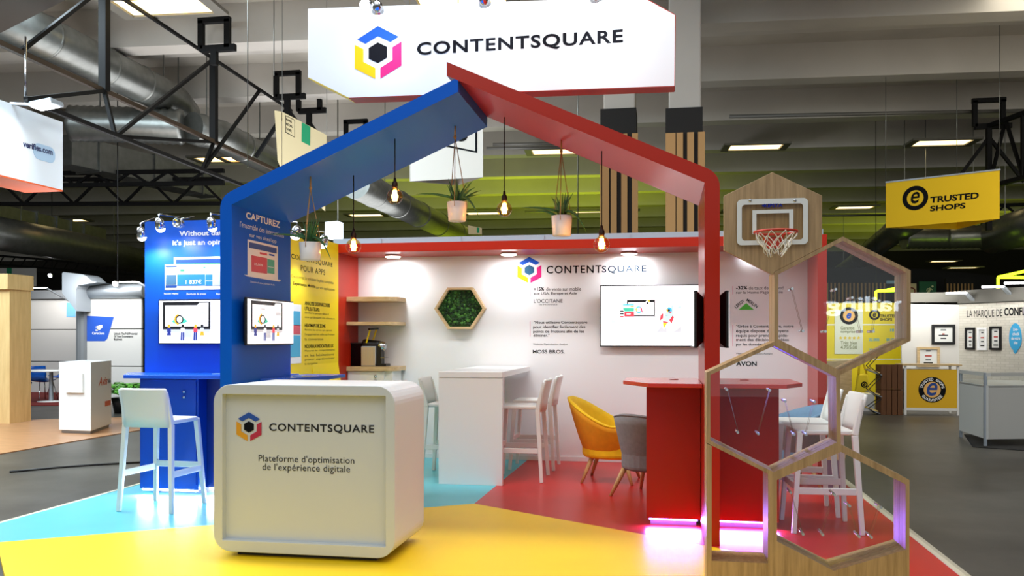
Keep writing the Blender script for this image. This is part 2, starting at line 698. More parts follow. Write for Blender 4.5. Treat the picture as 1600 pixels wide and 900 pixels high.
mb.mat(mat('rose_ink', (232, 150, 176), 0.6))
mb.rect(WB, 828, 502, 828.6, 526)
mb.rect(WB, 828, 449, 828.6, 462)
mb.rect(WB, 1144.5, 447, 1145, 460)
mb.rect(WB, 1144.5, 508, 1145, 541)
mb.mat(mat('garden_green', (80, 196, 52), 0.5))
mb.decal(WB, [(1154, 484), (1178, 484), (1166, 473.5)], 0.002)
mb.mat(M_ink)
for word, p0, p1 in (('LEROY', (1150.3, 482), (1164, 471)), ('MERLIN', (1165.5, 470), (1182, 481.5))):
    a, b_ = WB.pt(p0[0], p0[1], 0.002), WB.pt(p1[0], p1[1], 0.002)
    x = (b_ - a)
    L = x.length
    x = x.normalized()
    y = Vector((0, -1, 0)).cross(x)
    mb.text3(word, a, x, y, L, 0.035, 0.02, 0)
mb.build('lettering', wall)

# yellow side wall of the stand with print
wy = MB(M_yel).box(-3.72, -3.65, 7.6, 9.35, 0, 2.5).build('wall_yellow', kind='structure')
SY = SR(-3.65)
mb = MB(M_ink)
YT = [('CONTENTSQUARE', 455, 396, 405, 519.5, 0.005, 1.1), ('POUR APPS', 470, 414, 423, 508, 0.0, 1.1)]
for bd, u0, vt, vb, u1, bo, sp in YT:
    mb.text(bd, SY, u0, vt, vb, u1, bo, space=sp)
for bd, u0, vt, vb, u1, bo in [('Expérience Mobile', 458, 440, 446.5, 493, 0.012), ('ANALYSE DES PARCOURS', 476.3, 470.5, 476.5, 515.5, 0.02),
                               ('UTILISATEURS:', 476.3, 479, 485, 499.5, 0.02), ('HEATMAPS DE ZONE', 476.3, 505.5, 511, 508.5, 0.02),
                               ('NOUVEAUX INDICATEURS UX', 476.3, 538.3, 544, 521, 0.02)]:
    mb.text(bd, SY, u0, vt, vb, u1, bo)
mb.mat(mat('ochre_ink', (122, 106, 30), 0.6))
for bd, u0, vt, vb, u1 in [('Découvrez la solution la plus complète', 455.5, 428.5, 435, 521), ('sur vos applications', 494, 446.5, 452, 523),
                           ('Identifiez les parcours idéaux et', 476.3, 486.5, 491, 514), ('ceux qui bloquent vos utilisateurs', 476.3, 493.5, 498, 523),
                           ('Révélez les zones qui captent', 476.3, 513.5, 517.5, 519), ("l'engagement et celles qui freinent", 476.3, 520.5, 524.8, 523),
                           ('la conversion', 476.3, 528, 532, 505), ('Mesurez les comportements', 476.3, 546.5, 550.5, 523),
                           ('et les hésitations', 476.3, 553.5, 557.5, 522), ('pour optimiser', 476.3, 560.5, 564.5, 523), ('la navigation', 476.3, 567, 571, 496)]:
    mb.text(bd, SY, u0, vt, vb, u1)
mb.build('lettering', wy)
mb = MB(M_wht_ink)
mb.rect(SY, 446, 474, 470.5, 569)
mb.mat(mat('screen_cyan', (70, 176, 220), 0.5))
mb.rect(SY, 446, 485, 469, 508, 0.003)
mb.rect(SY, 446, 524, 469, 558, 0.003)
mb.mat(mat('screen_rose', (214, 84, 100), 0.5))
mb.rect(SY, 446, 507, 469, 522, 0.003)
mb.build('phone_print', wy)
# flared yellow foot of that wall
mb = MB(M_yel)
p = [(-3.65, 9.30, 0.0), (-3.65, 9.30, 1.20), (-3.645, 9.349, 1.20), (-3.50, 9.349, 0.0)]
mb.prism([(-3.649, 8.6, 0), (-3.649, 8.6, 1.15), (-3.46, 8.6, 0)], (0, 0.74, 0))
mb.build('flared_foot', wy)

# blue end wall to the left
wb = MB(M_blued).box(-4.9, -3.66, 7.55, 7.63, 0, 2.545).build('wall_blue', kind='structure')
BW = FR(7.55)
mb = MB(M_wht_ink)
mb.text('Without data,', BW, 280, 361, 370.3, 355, 0.026)
mb.text("it's just an opinion", BW, 269.5, 375, 386, 363, 0.026)
for bd, u0, vt, vb, u1 in [('Session replay', 256, 457.5, 461, 279), ('Données de zones', 291.5, 457.5, 461, 322), ('Parcours', 338, 457.5, 461, 352)]:
    mb.text(bd, BW, u0, vt, vb, u1, 0.01)
mb.build('lettering', wb)
mb = MB(M_wht_ink)
mb.rect(BW, 272, 402, 362, 453)
mb.rect(BW, 257.8, 413.5, 277, 453, 0.002)
mb.mat(mat('screen_navy', (24, 70, 150), 0.5))
mb.rect(BW, 275, 405.5, 362, 412, 0.0035)
mb.rect(BW, 258.8, 415.5, 276, 417.5, 0.0045)
mb.rect(BW, 258.8, 446, 276, 449.5, 0.0045)
mb.mat(mat('screen_blue', (40, 130, 214), 0.5))
mb.rect(BW, 277.3, 429, 320.5, 446.5, 0.0035)
mb.rect(BW, 321.5, 429, 332, 438, 0.0035)
mb.rect(BW, 321.5, 439.5, 332, 446.5, 0.0035)
mb.mat(mat('screen_slate', (70, 110, 140), 0.5))
mb.rect(BW, 259.5, 429.5, 275.5, 445, 0.0045)
mb.mat(mat('screen_green', (60, 180, 120), 0.5))
mb.rect(BW, 282, 421, 288, 424, 0.0035)
mb.rect(BW, 275, 412.2, 362, 413.2, 0.0035)
mb.rect(BW, 318, 417, 321, 419, 0.0035)
mb.mat(mat('screen_pale', (190, 210, 224), 0.5))
mb.rect(BW, 279, 416, 297, 418, 0.0035)
mb.rect(BW, 291, 422, 316, 424, 0.0035)
mb.rect(BW, 334, 424, 362, 446, 0.0035)
mb.mat(M_wht_ink)
mb.text('1 837€', BW, 290, 437, 443.8, 315, 0.02, off=0.006)
mb.build('laptop_print', wb)

# ================================================================ hall ceiling, beams and far wall
M_ceil = mat('ceiling_concrete', (186, 180, 168), 0.85, var=0.12, vscale=0.7)
M_beam = mat('beam_concrete', (196, 191, 182), 0.8, var=0.08, vscale=0.6)
hbox(MB(M_ceil), -48, 48, 6, 60, 7.75, 7.95).build('ceiling', kind='structure')
d = 8.6
k = 0
while d < 58:
    mb = MB(M_beam)
    hbox(mb, -48, 48, d, d + 0.5, 7.0, 7.75)
    hbox(mb, -48, 48, d + 1.75, d + 2.0, 7.45, 7.75)
    mb.build('ceiling_beam', kind='structure')
    d += 3.5
M_dark = mat('dark_cladding', (30, 28, 26), 0.8)
M_slat = mat('pine_slat', (192, 146, 88), 0.6)
mb = MB(mat('far_wall_paint', (46, 42, 36), 0.8))
hbox(mb, -48, 48, 58, 58.3, FZ, 7.75)
mb.build('wall_far', kind='structure')
mb = MB(mat('side_wall_paint', (60, 56, 50), 0.8))
hbox(mb, -46.3, -46, -10, 58, FZ, 7.75)
mb.build('wall_side_left', kind='structure')
mb = MB(MATS['side_wall_paint'])
hbox(mb, 46, 46.3, -10, 58, FZ, 7.75)
mb.build('wall_side_right', kind='structure')


# columns clad with slats
def column(u0, u1, Y, ztop_panel, zb, label):
    pl = FR(Y)
    a, b_ = pl.pt(u0, 300), pl.pt(u1, 300)
    w_ = b_.x - a.x
    o = thing('clad_column', label, 'column', ((a.x + b_.x) / 2, Y + w_ / 2, FZ))
    mb = MB(M_beam)
    mb.box(a.x + 0.05, b_.x - 0.04, Y + 0.06, Y + w_, FZ, 7.2)
    mb.build('shaft', o, bevel=0.02)
    mb = MB(M_dark)
    mb.box(a.x, b_.x - 0.02, Y, Y + w_ + 0.04, FZ, zb)
    mb.build('black_panel', o)
    n = 4
    for k in range(n):
        mb = MB(M_slat)
        x = a.x + (w_ - 0.09) * k / (n - 1)
        mb.box(x, x + (0.15 if k == 0 else 0.10), Y - 0.05, Y, FZ, ztop_panel)
        mb.build('slat', o)
    return o


def zat(u, v, Y):
    return FR(Y).pt(u, v).z


column(1040, 1100, 13.6, zat(1070, 208, 13.6), zat(1070, 168, 13.6), 'slat clad column with white concrete shaft beside the right end of the hanging sign')
column(938, 996, 14.6, zat(970, 210, 14.6), zat(970, 169, 14.6), 'slat clad column in front of which the rightmost round bulb hangs')

# ================================================================ house-shaped arch
Y0, Y1 = 6.09, 7.14
AS = 0.436
arch = thing('house_arch', 'large house-shaped portal, blue left half and red right half, framing the stand', 'portal', (-1.5, 6.6, 0))


def rc(p, a, b, r, n=6):
    """round the corner p between neighbours a and b"""
    p, a, b = Vector(p), Vector(a), Vector(b)
    p1 = p + (a - p).normalized() * r
    p2 = p + (b - p).normalized() * r
    return [p1 * (1 - t) ** 2 + p * 2 * t * (1 - t) + p2 * t ** 2 for t in [i / n for i in range(n + 1)]]


def xz(pts, y):
    return [(p[0], y, p[1]) for p in pts]


BL, BI = -3.324, -3.229
bz = lambda x: 2.505 + AS * (x + 3.324)
c = [Vector((BL, 0))] + rc((BL, bz(BL)), (BL, 0), (-1.466, bz(-1.466)), 0.10) + [Vector((-1.466, bz(-1.466))), Vector((-1.466, bz(-1.466) - 0.105)), Vector((BI, bz(BI) - 0.105)), Vector((BI, 0))]
bh = MB(M_blue).prism(xz(c, Y0), (0, Y1 - Y0, 0)).build('blue_half', arch)
RS = -0.452
rz_ = lambda x: 3.432 + RS * (x + 1.55)
RI, RO = 0.277, 0.38
c = [Vector((RO, 0)), Vector((RI, 0)), Vector((RI, rz_(RI) - 0.107)), Vector((-1.55, rz_(-1.55) - 0.1)), Vector((-1.55, rz_(-1.55)))] + rc((RO, rz_(RO)), (-1.55, rz_(-1.55)), (RO, 0), 0.10)
MB(M_red).prism(xz(c, Y0 - 0.001), (0, Y1 - Y0, 0)).build('red_half', arch)


def soffit(u, v, blue=True):
    """point on the underside of the arch that shows at this pixel"""
    d = ray(u, v)
    if blue:
        A, B = 2.505 - 0.105 + AS * 3.324, AS
    else:
        A, B = 3.432 - 0.105 + RS * 1.55, RS
    t = (A - CAMH) / (d.z - B * d.x)
    return CAM + d * t


# print on the inner face of the blue leg
LP = SR(BI)
mb = MB(M_wht_ink)
mb.text('CAPTUREZ', LP, 384.5, 330.5, 341.5, 437.5, 0.03, space=1.05)
mb.text("l'ensemble des interactions", LP, 375, 345, 354, 443.5, 0.0)
mb.text('sur vos sites/app', LP, 390, 363.5, 371.5, 432, 0.0)
mb.text('Données de zones, données de clic', LP, 391.5, 438.5, 442, 429, 0.0)
mb.rect(LP, 386.7, 373.8, 433.7, 430)
mb.prism([LP.pt(381, 429, .001), LP.pt(439, 437.5, .001), LP.pt(436, 440, .001), LP.pt(386, 431.8, .001)], (0.003, 0, 0))
mb.mat(MATS['screen_navy'])
mb.rect(LP, 389, 378, 432, 387, 0.003)
mb.mat(mat('screen_red', (206, 74, 92), 0.5))
mb.rect(LP, 392.8, 398.7, 417, 424, 0.003)
mb.rect(LP, 406, 394, 417, 397, 0.003)
mb.mat(mat('screen_teal', (70, 176, 150), 0.5))
mb.rect(LP, 417.6, 404.5, 428.5, 426.5, 0.003)
mb.mat(M_lb)
mb.rect(LP, 420.5, 396.5, 428.5, 399, 0.003)
mb.mat(M_wht_ink)
mb.text('20,50%', LP, 397, 410.5, 414.5, 411, 0.02, off=0.006)
mb.rect(LP, 418.5, 416, 427.5, 417, 0.005)
mb.build('printed_graphics', bh)

# ================================================================ welcome desk
DX0, DX1, DY0, DY1 = -2.915, -1.675, 5.255, 5.93
desk = thing('reception_desk', 'white reception desk with rounded corners and black lettering, nearest the viewer', 'desk', ((DX0 + DX1) / 2, (DY0 + DY1) / 2, 0))
out = rrect(DX0, 0.03, DX1, 1.125, 0.12)
inn = rrect(DX0 + 0.062, 0.105, DX1 - 0.062, 1.06, 0.004)
mb = MB(M_cream)
mb.ring(xz(out, DY0), xz(inn, DY0), (0, DY1 - DY0, 0))
fr = mb.build('desk_shell', desk, bevel=0.004)
for p_ in fr.data.polygons:
    p_.use_smooth = False
mb = MB(M_cream)
mb.box(DX0 + 0.062, DX1 - 0.062, DY0 + 0.05, DY0 + 0.07, 0.105, 1.06)
fp = mb.build('front_panel', desk)
MB(M_black).box(DX0 + 0.14, DX1 - 0.14, DY0 + 0.06, DY1 - 0.06, 0, 0.03).build('plinth', desk)
DP = FR(DY0 + 0.05)
mb = MB()
logo(mb, DP, 389, 667, 0.096, (mat('print_blue_dimmed', (28, 78, 172), 0.5), mat('print_yellow_dimmed', (222, 158, 26), 0.5), mat('print_pink_dimmed', (184, 40, 70), 0.5), M_lk))  # logo blue, yellow and pink with the warm dim light put into the colours
mb.build('logo', fp)
mb = MB(mat('deep_black_ink', (10, 10, 12), 0.6))
dx = Vector((1, 0, 0))
mb.text('CONTENTSQUARE', DP, 420.5, 661.3, 675.5, 584.5, 0.022, space=1.12)
mb.text("Plateforme d'optimisation", DP, 404, 710.3, 724, 553.5, 0.0, space=1.05)
mb.text("de l'expérience digitale", DP, 410, 723.5, 737.7, 547, 0.0, space=1.05)
mb.build('lettering', fp)

# ================================================================ counters on the two legs of the arch
M_led = mat('led_violet', (190, 130, 255), 0.5, emit=22, emit_rgb=(140, 110, 255))
M_ledw = mat('led_white', (225, 235, 255), 0.5, emit=26)
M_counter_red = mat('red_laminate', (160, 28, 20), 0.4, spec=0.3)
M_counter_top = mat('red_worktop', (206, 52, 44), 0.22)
M_kick = mat('kick_panel', (180, 170, 200), 0.3, 0.5)
rcn = thing('red_bar_counter', 'red bar counter wrapped round the right leg of the house arch', 'counter', (0.33, 6.9, 0))
for x0, x1 in ((-0.13, RI - 0.004), (RO + 0.004, 0.845)):
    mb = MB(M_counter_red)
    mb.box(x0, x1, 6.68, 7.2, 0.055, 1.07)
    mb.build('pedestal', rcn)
    mb = MB(M_kick)
    mb.box(x0 + 0.03, x1 - 0.03, 6.72, 7.16, 0, 0.055)
    mb.build('kick_plinth', rcn)
    mb = MB(M_led)
    mb.box(x0 + 0.02, x1 - 0.02, 6.695, 6.715, 0.04, 0.054)
    mb.build('led_strip', rcn)
    light('counter_led', 'AREA', ((x0 + x1) / 2, 6.67, 0.055), 11, (0.40, 0.18, 1.0), aim=((x0 + x1) / 2, 6.2, -0.1), size=x1 - x0, size_y=0.03)
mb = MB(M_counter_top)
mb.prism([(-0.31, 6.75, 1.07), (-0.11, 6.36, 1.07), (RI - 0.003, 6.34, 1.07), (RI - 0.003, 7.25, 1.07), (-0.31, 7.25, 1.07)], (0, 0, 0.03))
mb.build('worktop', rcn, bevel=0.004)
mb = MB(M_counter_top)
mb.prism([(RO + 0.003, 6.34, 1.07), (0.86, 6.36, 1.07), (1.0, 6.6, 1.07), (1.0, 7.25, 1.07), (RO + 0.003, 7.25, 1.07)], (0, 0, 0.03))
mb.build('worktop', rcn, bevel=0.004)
for x in (0.08, 0.62):
    mb = MB(mat('grommet_red', (150, 60, 56), 0.4))
    mb.lathe([(0.0, 0), (0.035, 0), (0.035, 0.004), (0, 0.006)], (x, 6.95, 1.1), 20)
    mb.build('cable_grommet', rcn)

M_counter_blue = mat('blue_laminate', (0, 74, 178), 0.35)
M_counter_bt = mat('blue_worktop', (20, 90, 214), 0.22)
bcn = thing('blue_bar_counter', 'blue bar counter in front of the tall blue wall, with white light under it', 'counter', (-4.2, 7.3, 0))
mb = MB(M_counter_blue)
mb.box(-4.72, -4.14, 7.2, 7.54, 0.055, 1.07)
mb.build('pedestal', bcn)
mb = MB(mat('blue_laminate_shaded', (2, 40, 120), 0.4))  # shade of the recess put into a darker copy of the laminate
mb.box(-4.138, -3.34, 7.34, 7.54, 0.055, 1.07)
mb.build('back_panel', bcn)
mb = MB(M_kick)
mb.box(-4.68, -3.36, 7.38, 7.52, 0, 0.055)
mb.build('kick_plinth', bcn)
dr = MB(M_counter_blue).box(-4.70, -4.16, 7.188, 7.2, 0.10, 1.05).build('door', bcn)
for z in (1.005, 0.955):
    MB(M_chrome).lathe([(0.014, 0), (0.016, 0.01), (0.01, 0.018), (0, 0.02)], (-4.27, 7.188, z - 0.06), 14, axis=(0, -1, 0)).build('lock', dr)
mb = MB(M_ledw)
mb.box(-4.70, -4.16, 7.205, 7.225, 0.038, 0.054)
mb.build('led_strip', bcn)
mb = MB(M_ledw)
mb.box(-4.12, -3.40, 7.35, 7.37, 0.038, 0.054)
mb.build('led_strip', bcn)
light('counter_led_white', 'AREA', (-4.43, 7.17, 0.055), 12, (0.72, 0.86, 1.0), aim=(-4.43, 6.7, -0.1), size=0.56, size_y=0.03)
light('counter_led_white', 'AREA', (-3.9, 7.25, 0.055), 9, (0.72, 0.86, 1.0), aim=(-3.9, 6.7, -0.1), size=0.5, size_y=0.03)
mb = MB(M_counter_bt)
mb.prism([(-5.0, 7.42, 1.07), (-4.74, 6.98, 1.07), (-3.328, 6.98, 1.07), (-3.328, 7.548, 1.07), (-5.0, 7.548, 1.07)], (0, 0, 0.03))
mb.build('worktop', bcn, bevel=0.004)
MB(mat('grommet_blue', (150, 190, 236), 0.4)).lathe([(0, 0), (0.04, 0), (0.04, 0.004), (0, 0.006)], (-4.02, 7.3, 1.1), 20).build('cable_grommet', bcn)
bc2 = thing('blue_side_counter', 'blue counter ledge on the inner side of the blue leg, before the yellow wall', 'counter', (-3.05, 7.1, 0))
mb = MB(M_counter_bt)
mb.prism([(BI + 0.003, 6.55, 1.07), (-3.02, 6.62, 1.07), (-2.86, 7.2, 1.07), (-2.86, 7.5, 1.07), (BI + 0.003, 7.5, 1.07)], (0, 0, 0.03))
mb.build('worktop', bc2, bevel=0.004)
MB(M_counter_blue).box(BI + 0.003, -2.98, 6.8, 7.42, 0.0, 1.07).build('pedestal', bc2)
MB(MATS['grommet_blue']).lathe([(0, 0), (0.04, 0), (0.04, 0.004), (0, 0.006)], (-3.08, 6.95, 1.1), 20).build('cable_grommet', bc2)

# ================================================================ screens
M_scr = mat('screen_white', (250, 252, 255), 0.3, emit=0.85)


def em(name, rgb, e=0.8):
    return mat(name, rgb, 0.4, emit=e)


E_k = em('pixel_black', (20, 20, 22), 0.5)
E_t = em('pixel_teal', (70, 200, 166))
E_o = em('pixel_orange', (244, 170, 40))
E_n = em('pixel_navy', (40, 52, 130))
E_g = em('pixel_grey', (196, 200, 206))
E_r = em('pixel_red', (226, 66, 80))
E_c = em('pixel_cyan', (70, 190, 240))
E_y = em('pixel_yellow', (250, 206, 40))
E_p = em('pixel_pale', (200, 240, 246))
E_w = em('pixel_white', (252, 253, 255), 0.9)


def arc2(cx, cy, r, a0, a1, n=16, sx=1.0):
    return [(cx + r * sx * math.cos(math.radians(a0 + (a1 - a0) * i / n)), cy + r * math.sin(math.radians(a0 + (a1 - a0) * i / n))) for i in range(n + 1)]


def people_picture():
    """polygons (material, points) in unit screen space"""
    X = lambda x: (x - 998) / 473.0
    Y = lambda y: (348 - y) / 266.0
    A = []

    def q(mt, *pts):
        A.append((mt, [(X(a), Y(b)) for a, b in pts]))
    q(E_g, (1025, 262), (1345, 262), (1343, 280), (1028, 280))
    q(E_g, (1172, 280), (1220, 280), (1224, 312), (1168, 312))
    q(E_k, (1024, 90), (1346, 90), (1346, 262), (1024, 262))
    q(E_w, (1040, 112), (1258, 112), (1272, 96), (1334, 96), (1332, 244), (1040, 244))
    q(E_g, (1274, 152), (1324, 152), (1324, 172), (1274, 172))
    q(E_g, (1120, 134), (1164, 134), (1164, 142), (1120, 142))
    q(E_t, (1086, 214), (1110, 186), (1150, 178), (1194, 212), (1160, 226), (1110, 228))
    A.append((E_o, [(X(1138) + (a) / 473 * 36, Y(200) + b / 266 * 36) for a, b in arc2(0, 0, 1, 100, 260)]))
    A.append((E_k, [(X(1138) + (a) / 473 * 27, Y(200) + b / 266 * 27) for a, b in arc2(0, 0, 1, 0, 350)]))
    A.append((E_w, [(X(1138) + (a) / 473 * 19, Y(200) + b / 266 * 19) for a, b in arc2(0, 0, 1, 0, 350)]))
    for x, hair, top, bot in ((1066, E_o, E_n, E_n), (1160, E_k, E_w, E_n), (1247, E_o, E_r, E_n), (1292, E_k, E_g, E_o)):
        q(hair, (x - 9, 236), (x, 230), (x + 9, 236), (x + 8, 252), (x - 8, 252))
        q(top, (x - 12, 252), (x + 12, 252), (x + 13, 280), (x - 13, 280))
        if bot is E_n and x != 1066:
            q(bot, (x - 12, 280), (x - 2, 280), (x - 4, 330), (x - 14, 330))
            q(bot, (x, 280), (x + 11, 280), (x + 9, 330), (x, 330))
        else:
            q(bot, (x - 9, 276), (x + 9, 276), (x + 15, 300), (x - 15, 300))
            q(E_g, (x - 8, 318), (x + 8, 318), (x + 6, 326), (x - 8, 326))
    return A


def rocket_picture():
    X = lambda x: (x - 65) / 1250.0
    Y = lambda y: (828 - y) / 703.0
    A = []

    def q(mt, *pts):
        A.append((mt, [(X(a), Y(b)) for a, b in pts]))

    def ci(mt, x, y, r):
        A.append((mt, [(X(x + r * math.cos(t * PI / 10)), Y(y + r * math.sin(t * PI / 10))) for t in range(20)]))
    q(E_k, (370, 290), (697, 290), (697, 480), (370, 480))
    q(E_w, (384, 318), (686, 318), (686, 466), (384, 466))
    q(E_g, (340, 482), (722, 482), (716, 492), (346, 492))
    ci(E_w, 612, 320, 24)
    ci(E_k, 612, 328, 13)
    ci(E_y, 628, 302, 12)
    q(E_w, (322, 338), (455, 338), (455, 482), (322, 482))
    q(E_c, (322, 338), (455, 338), (455, 354), (322, 354))
    q(E_o, (412, 358), (455, 358), (455, 372), (412, 372))
    q(E_t, (322, 382), (455, 382), (455, 424), (340, 424))
    q(E_r, (340, 428), (455, 428), (455, 482), (340, 482))
    q(E_w, (365, 448), (415, 448), (415, 460), (365, 460))
    for y, mt in ((414, E_k), (446, E_k), (478, E_r)):
        q(E_w, (286, y - 4), (338, y - 4), (338, y + 20), (286, y + 20))
        q(mt, (290, y), (334, y), (334, y + 14), (290, y + 14))
    ci(E_c, 510, 404, 40)
    q(E_r, (520, 372), (548, 390), (552, 420), (510, 404))
    q(E_y, (476, 384), (510, 404), (478, 424), (470, 404))
    q(E_r, (546, 416), (566, 436), (548, 434), (538, 424))
    ci(E_w, 510, 404, 24)
    q(E_p, (892, 305), (912, 390), (908, 470), (860, 545), (790, 540), (815, 440), (880, 390))
    ci(E_c, 860, 412, 34)
    q(E_y, (826, 404), (842, 384), (852, 442), (836, 436))
    q(E_r, (852, 446), (892, 420), (888, 440), (870, 448))
    ci(E_k, 858, 412, 14)
    q(E_r, (795, 445), (790, 508), (750, 538), (765, 468))
    q(E_r, (905, 470), (916, 498), (888, 570), (862, 528))
    q(E_r, (792, 540), (850, 548), (846, 562), (790, 556))
    q(E_y, (790, 560), (838, 564), (798, 630))
    q(E_g, (708, 672), (778, 592), (800, 634), (830, 606), (838, 672))
    q(E_g, (880, 672), (920, 656), (1002, 596), (1002, 672))
    q(E_p, (180, 505), (215, 510), (240, 545), (285, 555), (285, 562), (180, 566))
    q(E_p, (945, 392), (975, 366), (1003, 356), (1003, 392))
    q(E_k, (815, 467), (842, 471), (842, 476), (815, 472))
    return A


def tv(label, o, x, wd, ht, picture=None, th=0.06, taper=False, name='wall_screen'):
    """screen facing along n = x cross z, o = lower-left corner of the glass as seen from in front"""
    o, x = Vector(o), Vector(x)
    n = x.cross(Vector((0, 0, 1)))
    z = Vector((0, 0, 1))
    t = thing(name, label, 'screen', o + x * (wd / 2) - n * th)
    bz_ = 0.012
    mb = MB(M_black)
    f = [o - x * bz_ - z * bz_, o + x * (wd + bz_) - z * bz_, o + x * (wd + bz_) + z * (ht + bz_), o - x * bz_ + z * (ht + bz_)]
    mb.prism([p_ - n * 0.022 for p_ in f], n * 0.020)
    if taper:
        c_ = sum((Vector(p_) for p_ in f), Vector()) / 4
        a_ = [p_ - n * 0.022 for p_ in f]
        b_ = [c_ + (p_ - c_) * 0.8 - n * th for p_ in f]
        mb.add(a_ + b_, [(0, 1, 5, 4), (1, 2, 6, 5), (2, 3, 7, 6), (3, 0, 4, 7), (7, 6, 5, 4), (0, 3, 2, 1)])
    else:
        c_ = sum((Vector(p_) for p_ in f), Vector()) / 4
        mb.prism([c_ + (p_ - c_) * 0.9 - n * th for p_ in f], n * (th - 0.022))
    mb.build('casing', t, bevel=0.003)
    mb = MB(M_scr)
    mb.prism([o - n * 0.002, o + x * wd - n * 0.002, o + x * wd + z * ht - n * 0.002, o + z * ht - n * 0.002], n * 0.004)
    sc = mb.build('display', t)
    if picture:
        mb = MB()
        for i, (mt, pts) in enumerate(picture):
            mb.mat(mt)
            mb.prism([o + x * (a * wd) + z * (b_ * ht) + n * (0.0024 + 0.0002 * i) for a, b_ in pts], n * 0.0002)
        mb.build('picture', sc)
    return t


p0, p1 = FR(7.49).pt(249, 536), FR(7.49).pt(249, 470)
h_ = p1.z - p0.z
tv('wall screen on the tall blue wall above the blue counter', p0, (1, 0, 0), h_ * 473 / 266, h_, people_picture(), th=0.055)
LX = SR(-3.15)
p0, p1, p2 = LX.pt(387, 537.5), LX.pt(387, 466.5), LX.pt(458, 500)
tv('black-cased screen on the inner face of the blue leg', p0, (0, 1, 0), p2.y - p0.y, p1.z - p0.z, people_picture(), th=0.075, taper=True)
WX = FR(9.93)
p0, p1 = WX.pt(939, 540), WX.pt(939, 447.5)
h_ = p1.z - p0.z
tv('large screen on the white back wall showing a rocket drawing', p0, (1, 0, 0), h_ * 1250 / 703, h_, rocket_picture(), th=0.065)
zt, zb = FR(6.2).pt(1092, 457).z, FR(6.2).pt(1092, 541).z
tv('edge-on black screen on the inner side of the red leg', (0.208, 6.95, zb), (0, -1, 0), 0.75, zt - zb, None, th=0.065, taper=True)
tv('edge-on black screen on the outer side of the red leg', (0.449, 6.2, zb), (0, 1, 0), 0.75, zt - zb, None, th=0.065, taper=True)

# ================================================================ bar stools
M_stool = mat('white_resin', (236, 236, 230), 0.4)


def make_stool(label):
    t = thing('bar_stool', label, 'stool', (0, 0, 0), 'white resin bar stools')
    mb = MB(M_stool)
    sx, y0, y1, z = 0.215, -0.19, 0.22, 0.755
    mb.prism([(p[0], p[1], z - 0.035) for p in rrect(-sx, y0, sx, y1, 0.05, 5)], (0, 0, 0.035))
    mb.build('seat', t, bevel=0.01)
    # backrest: gently curved panel leaning back, one piece with the rear legs' tops
    mb = MB(M_stool)
    N = 10
    vs, fs = [], []
    for j, (zz, yo, wx) in enumerate(((0.70, -0.19, 0.205), (0.80, -0.205, 0.205), (0.92, -0.228, 0.212), (1.005, -0.25, 0.215), (1.02, -0.258, 0.205))):
        for i in range(N + 1):
            s_ = -1 + 2 * i / N
            vs.append((wx * s_, yo - 0.03 * (1 - s_ * s_), zz))
    for j in range(4):
        for i in range(N):
            a = j * (N + 1) + i
            fs.append((a, a + 1, a + N + 2, a + N + 1))
    mb.add(vs, fs, True)
    mb.build('backrest', t, solid=0.026)
    for s_ in (-1, 1):
        mb = MB(M_stool)                       # rear leg runs on up beside the backrest
        mb.bar((s_ * 0.245, -0.235, 0.0), (s_ * 0.212, -0.190, 0.72), 0.034, 0.034, (0, 1, 0), 0.04, 0.045)
        mb.bar((s_ * 0.212, -0.190, 0.72), (s_ * 0.208, -0.245, 0.99), 0.04, 0.045, (0, 1, 0), 0.018, 0.02)
        mb.build('leg', t, bevel=0.006)
        mb = MB(M_stool)
        mb.bar((s_ * 0.24, 0.245, 0.0), (s_ * 0.195, 0.195, 0.74), 0.034, 0.034, (0, 1, 0), 0.042, 0.042)
        mb.build('leg', t, bevel=0.006)
        mb = MB(M_stool)
        mb.bar((s_ * 0.228, -0.215, 0.31), (s_ * 0.222, 0.222, 0.31), 0.022, 0.05)
        mb.build('stretcher', t, bevel=0.004)
    mb = MB(M_stool)
    mb.bar((-0.222, 0.222, 0.335), (0.222, 0.222, 0.335), 0.022, 0.05)
    mb.build('footrest', t, bevel=0.004)
    return t


st = make_stool('white bar stool seen from behind at the blue counter')
st.location = (-4.17, 6.68, 0)
st.rotation_euler = (0, 0, math.radians(-3))
dup(st, (-1.42, 8.68, 0), PI / 2, 'white bar stool at the white high table, nearer of the two on its right')
dup(st, (-1.40, 9.46, 0), PI / 2, 'white bar stool at the white high table, farther of the two on its right')
dup(st, (-2.21, 8.80, 0), -PI / 2, 'white bar stool on the left of the white high table')
dup(st, (1.17, 6.83, 0), PI / 2 + 0.05, 'white bar stool behind the honeycomb, nearer of the two')
dup(st, (1.13, 7.45, 0), PI / 2, 'white bar stool behind the honeycomb, farther of the two')

# ================================================================ high table
tb = thing('high_table', 'white high table running to the back wall, panel end facing front', 'table', (-1.85, 9.0, 0))
MB(M_white).box(-2.17, -1.535, 8.2, 9.97, 1.045, 1.1).build('tabletop', tb, bevel=0.003)
MB(M_white).box(-2.17, -1.535, 8.205, 8.26, 0, 1.043).build('end_panel', tb, bevel=0.002)
MB(M_white).box(-1.88, -1.83, 8.27, 9.95, 0.2, 1.043).build('rail_panel', tb)


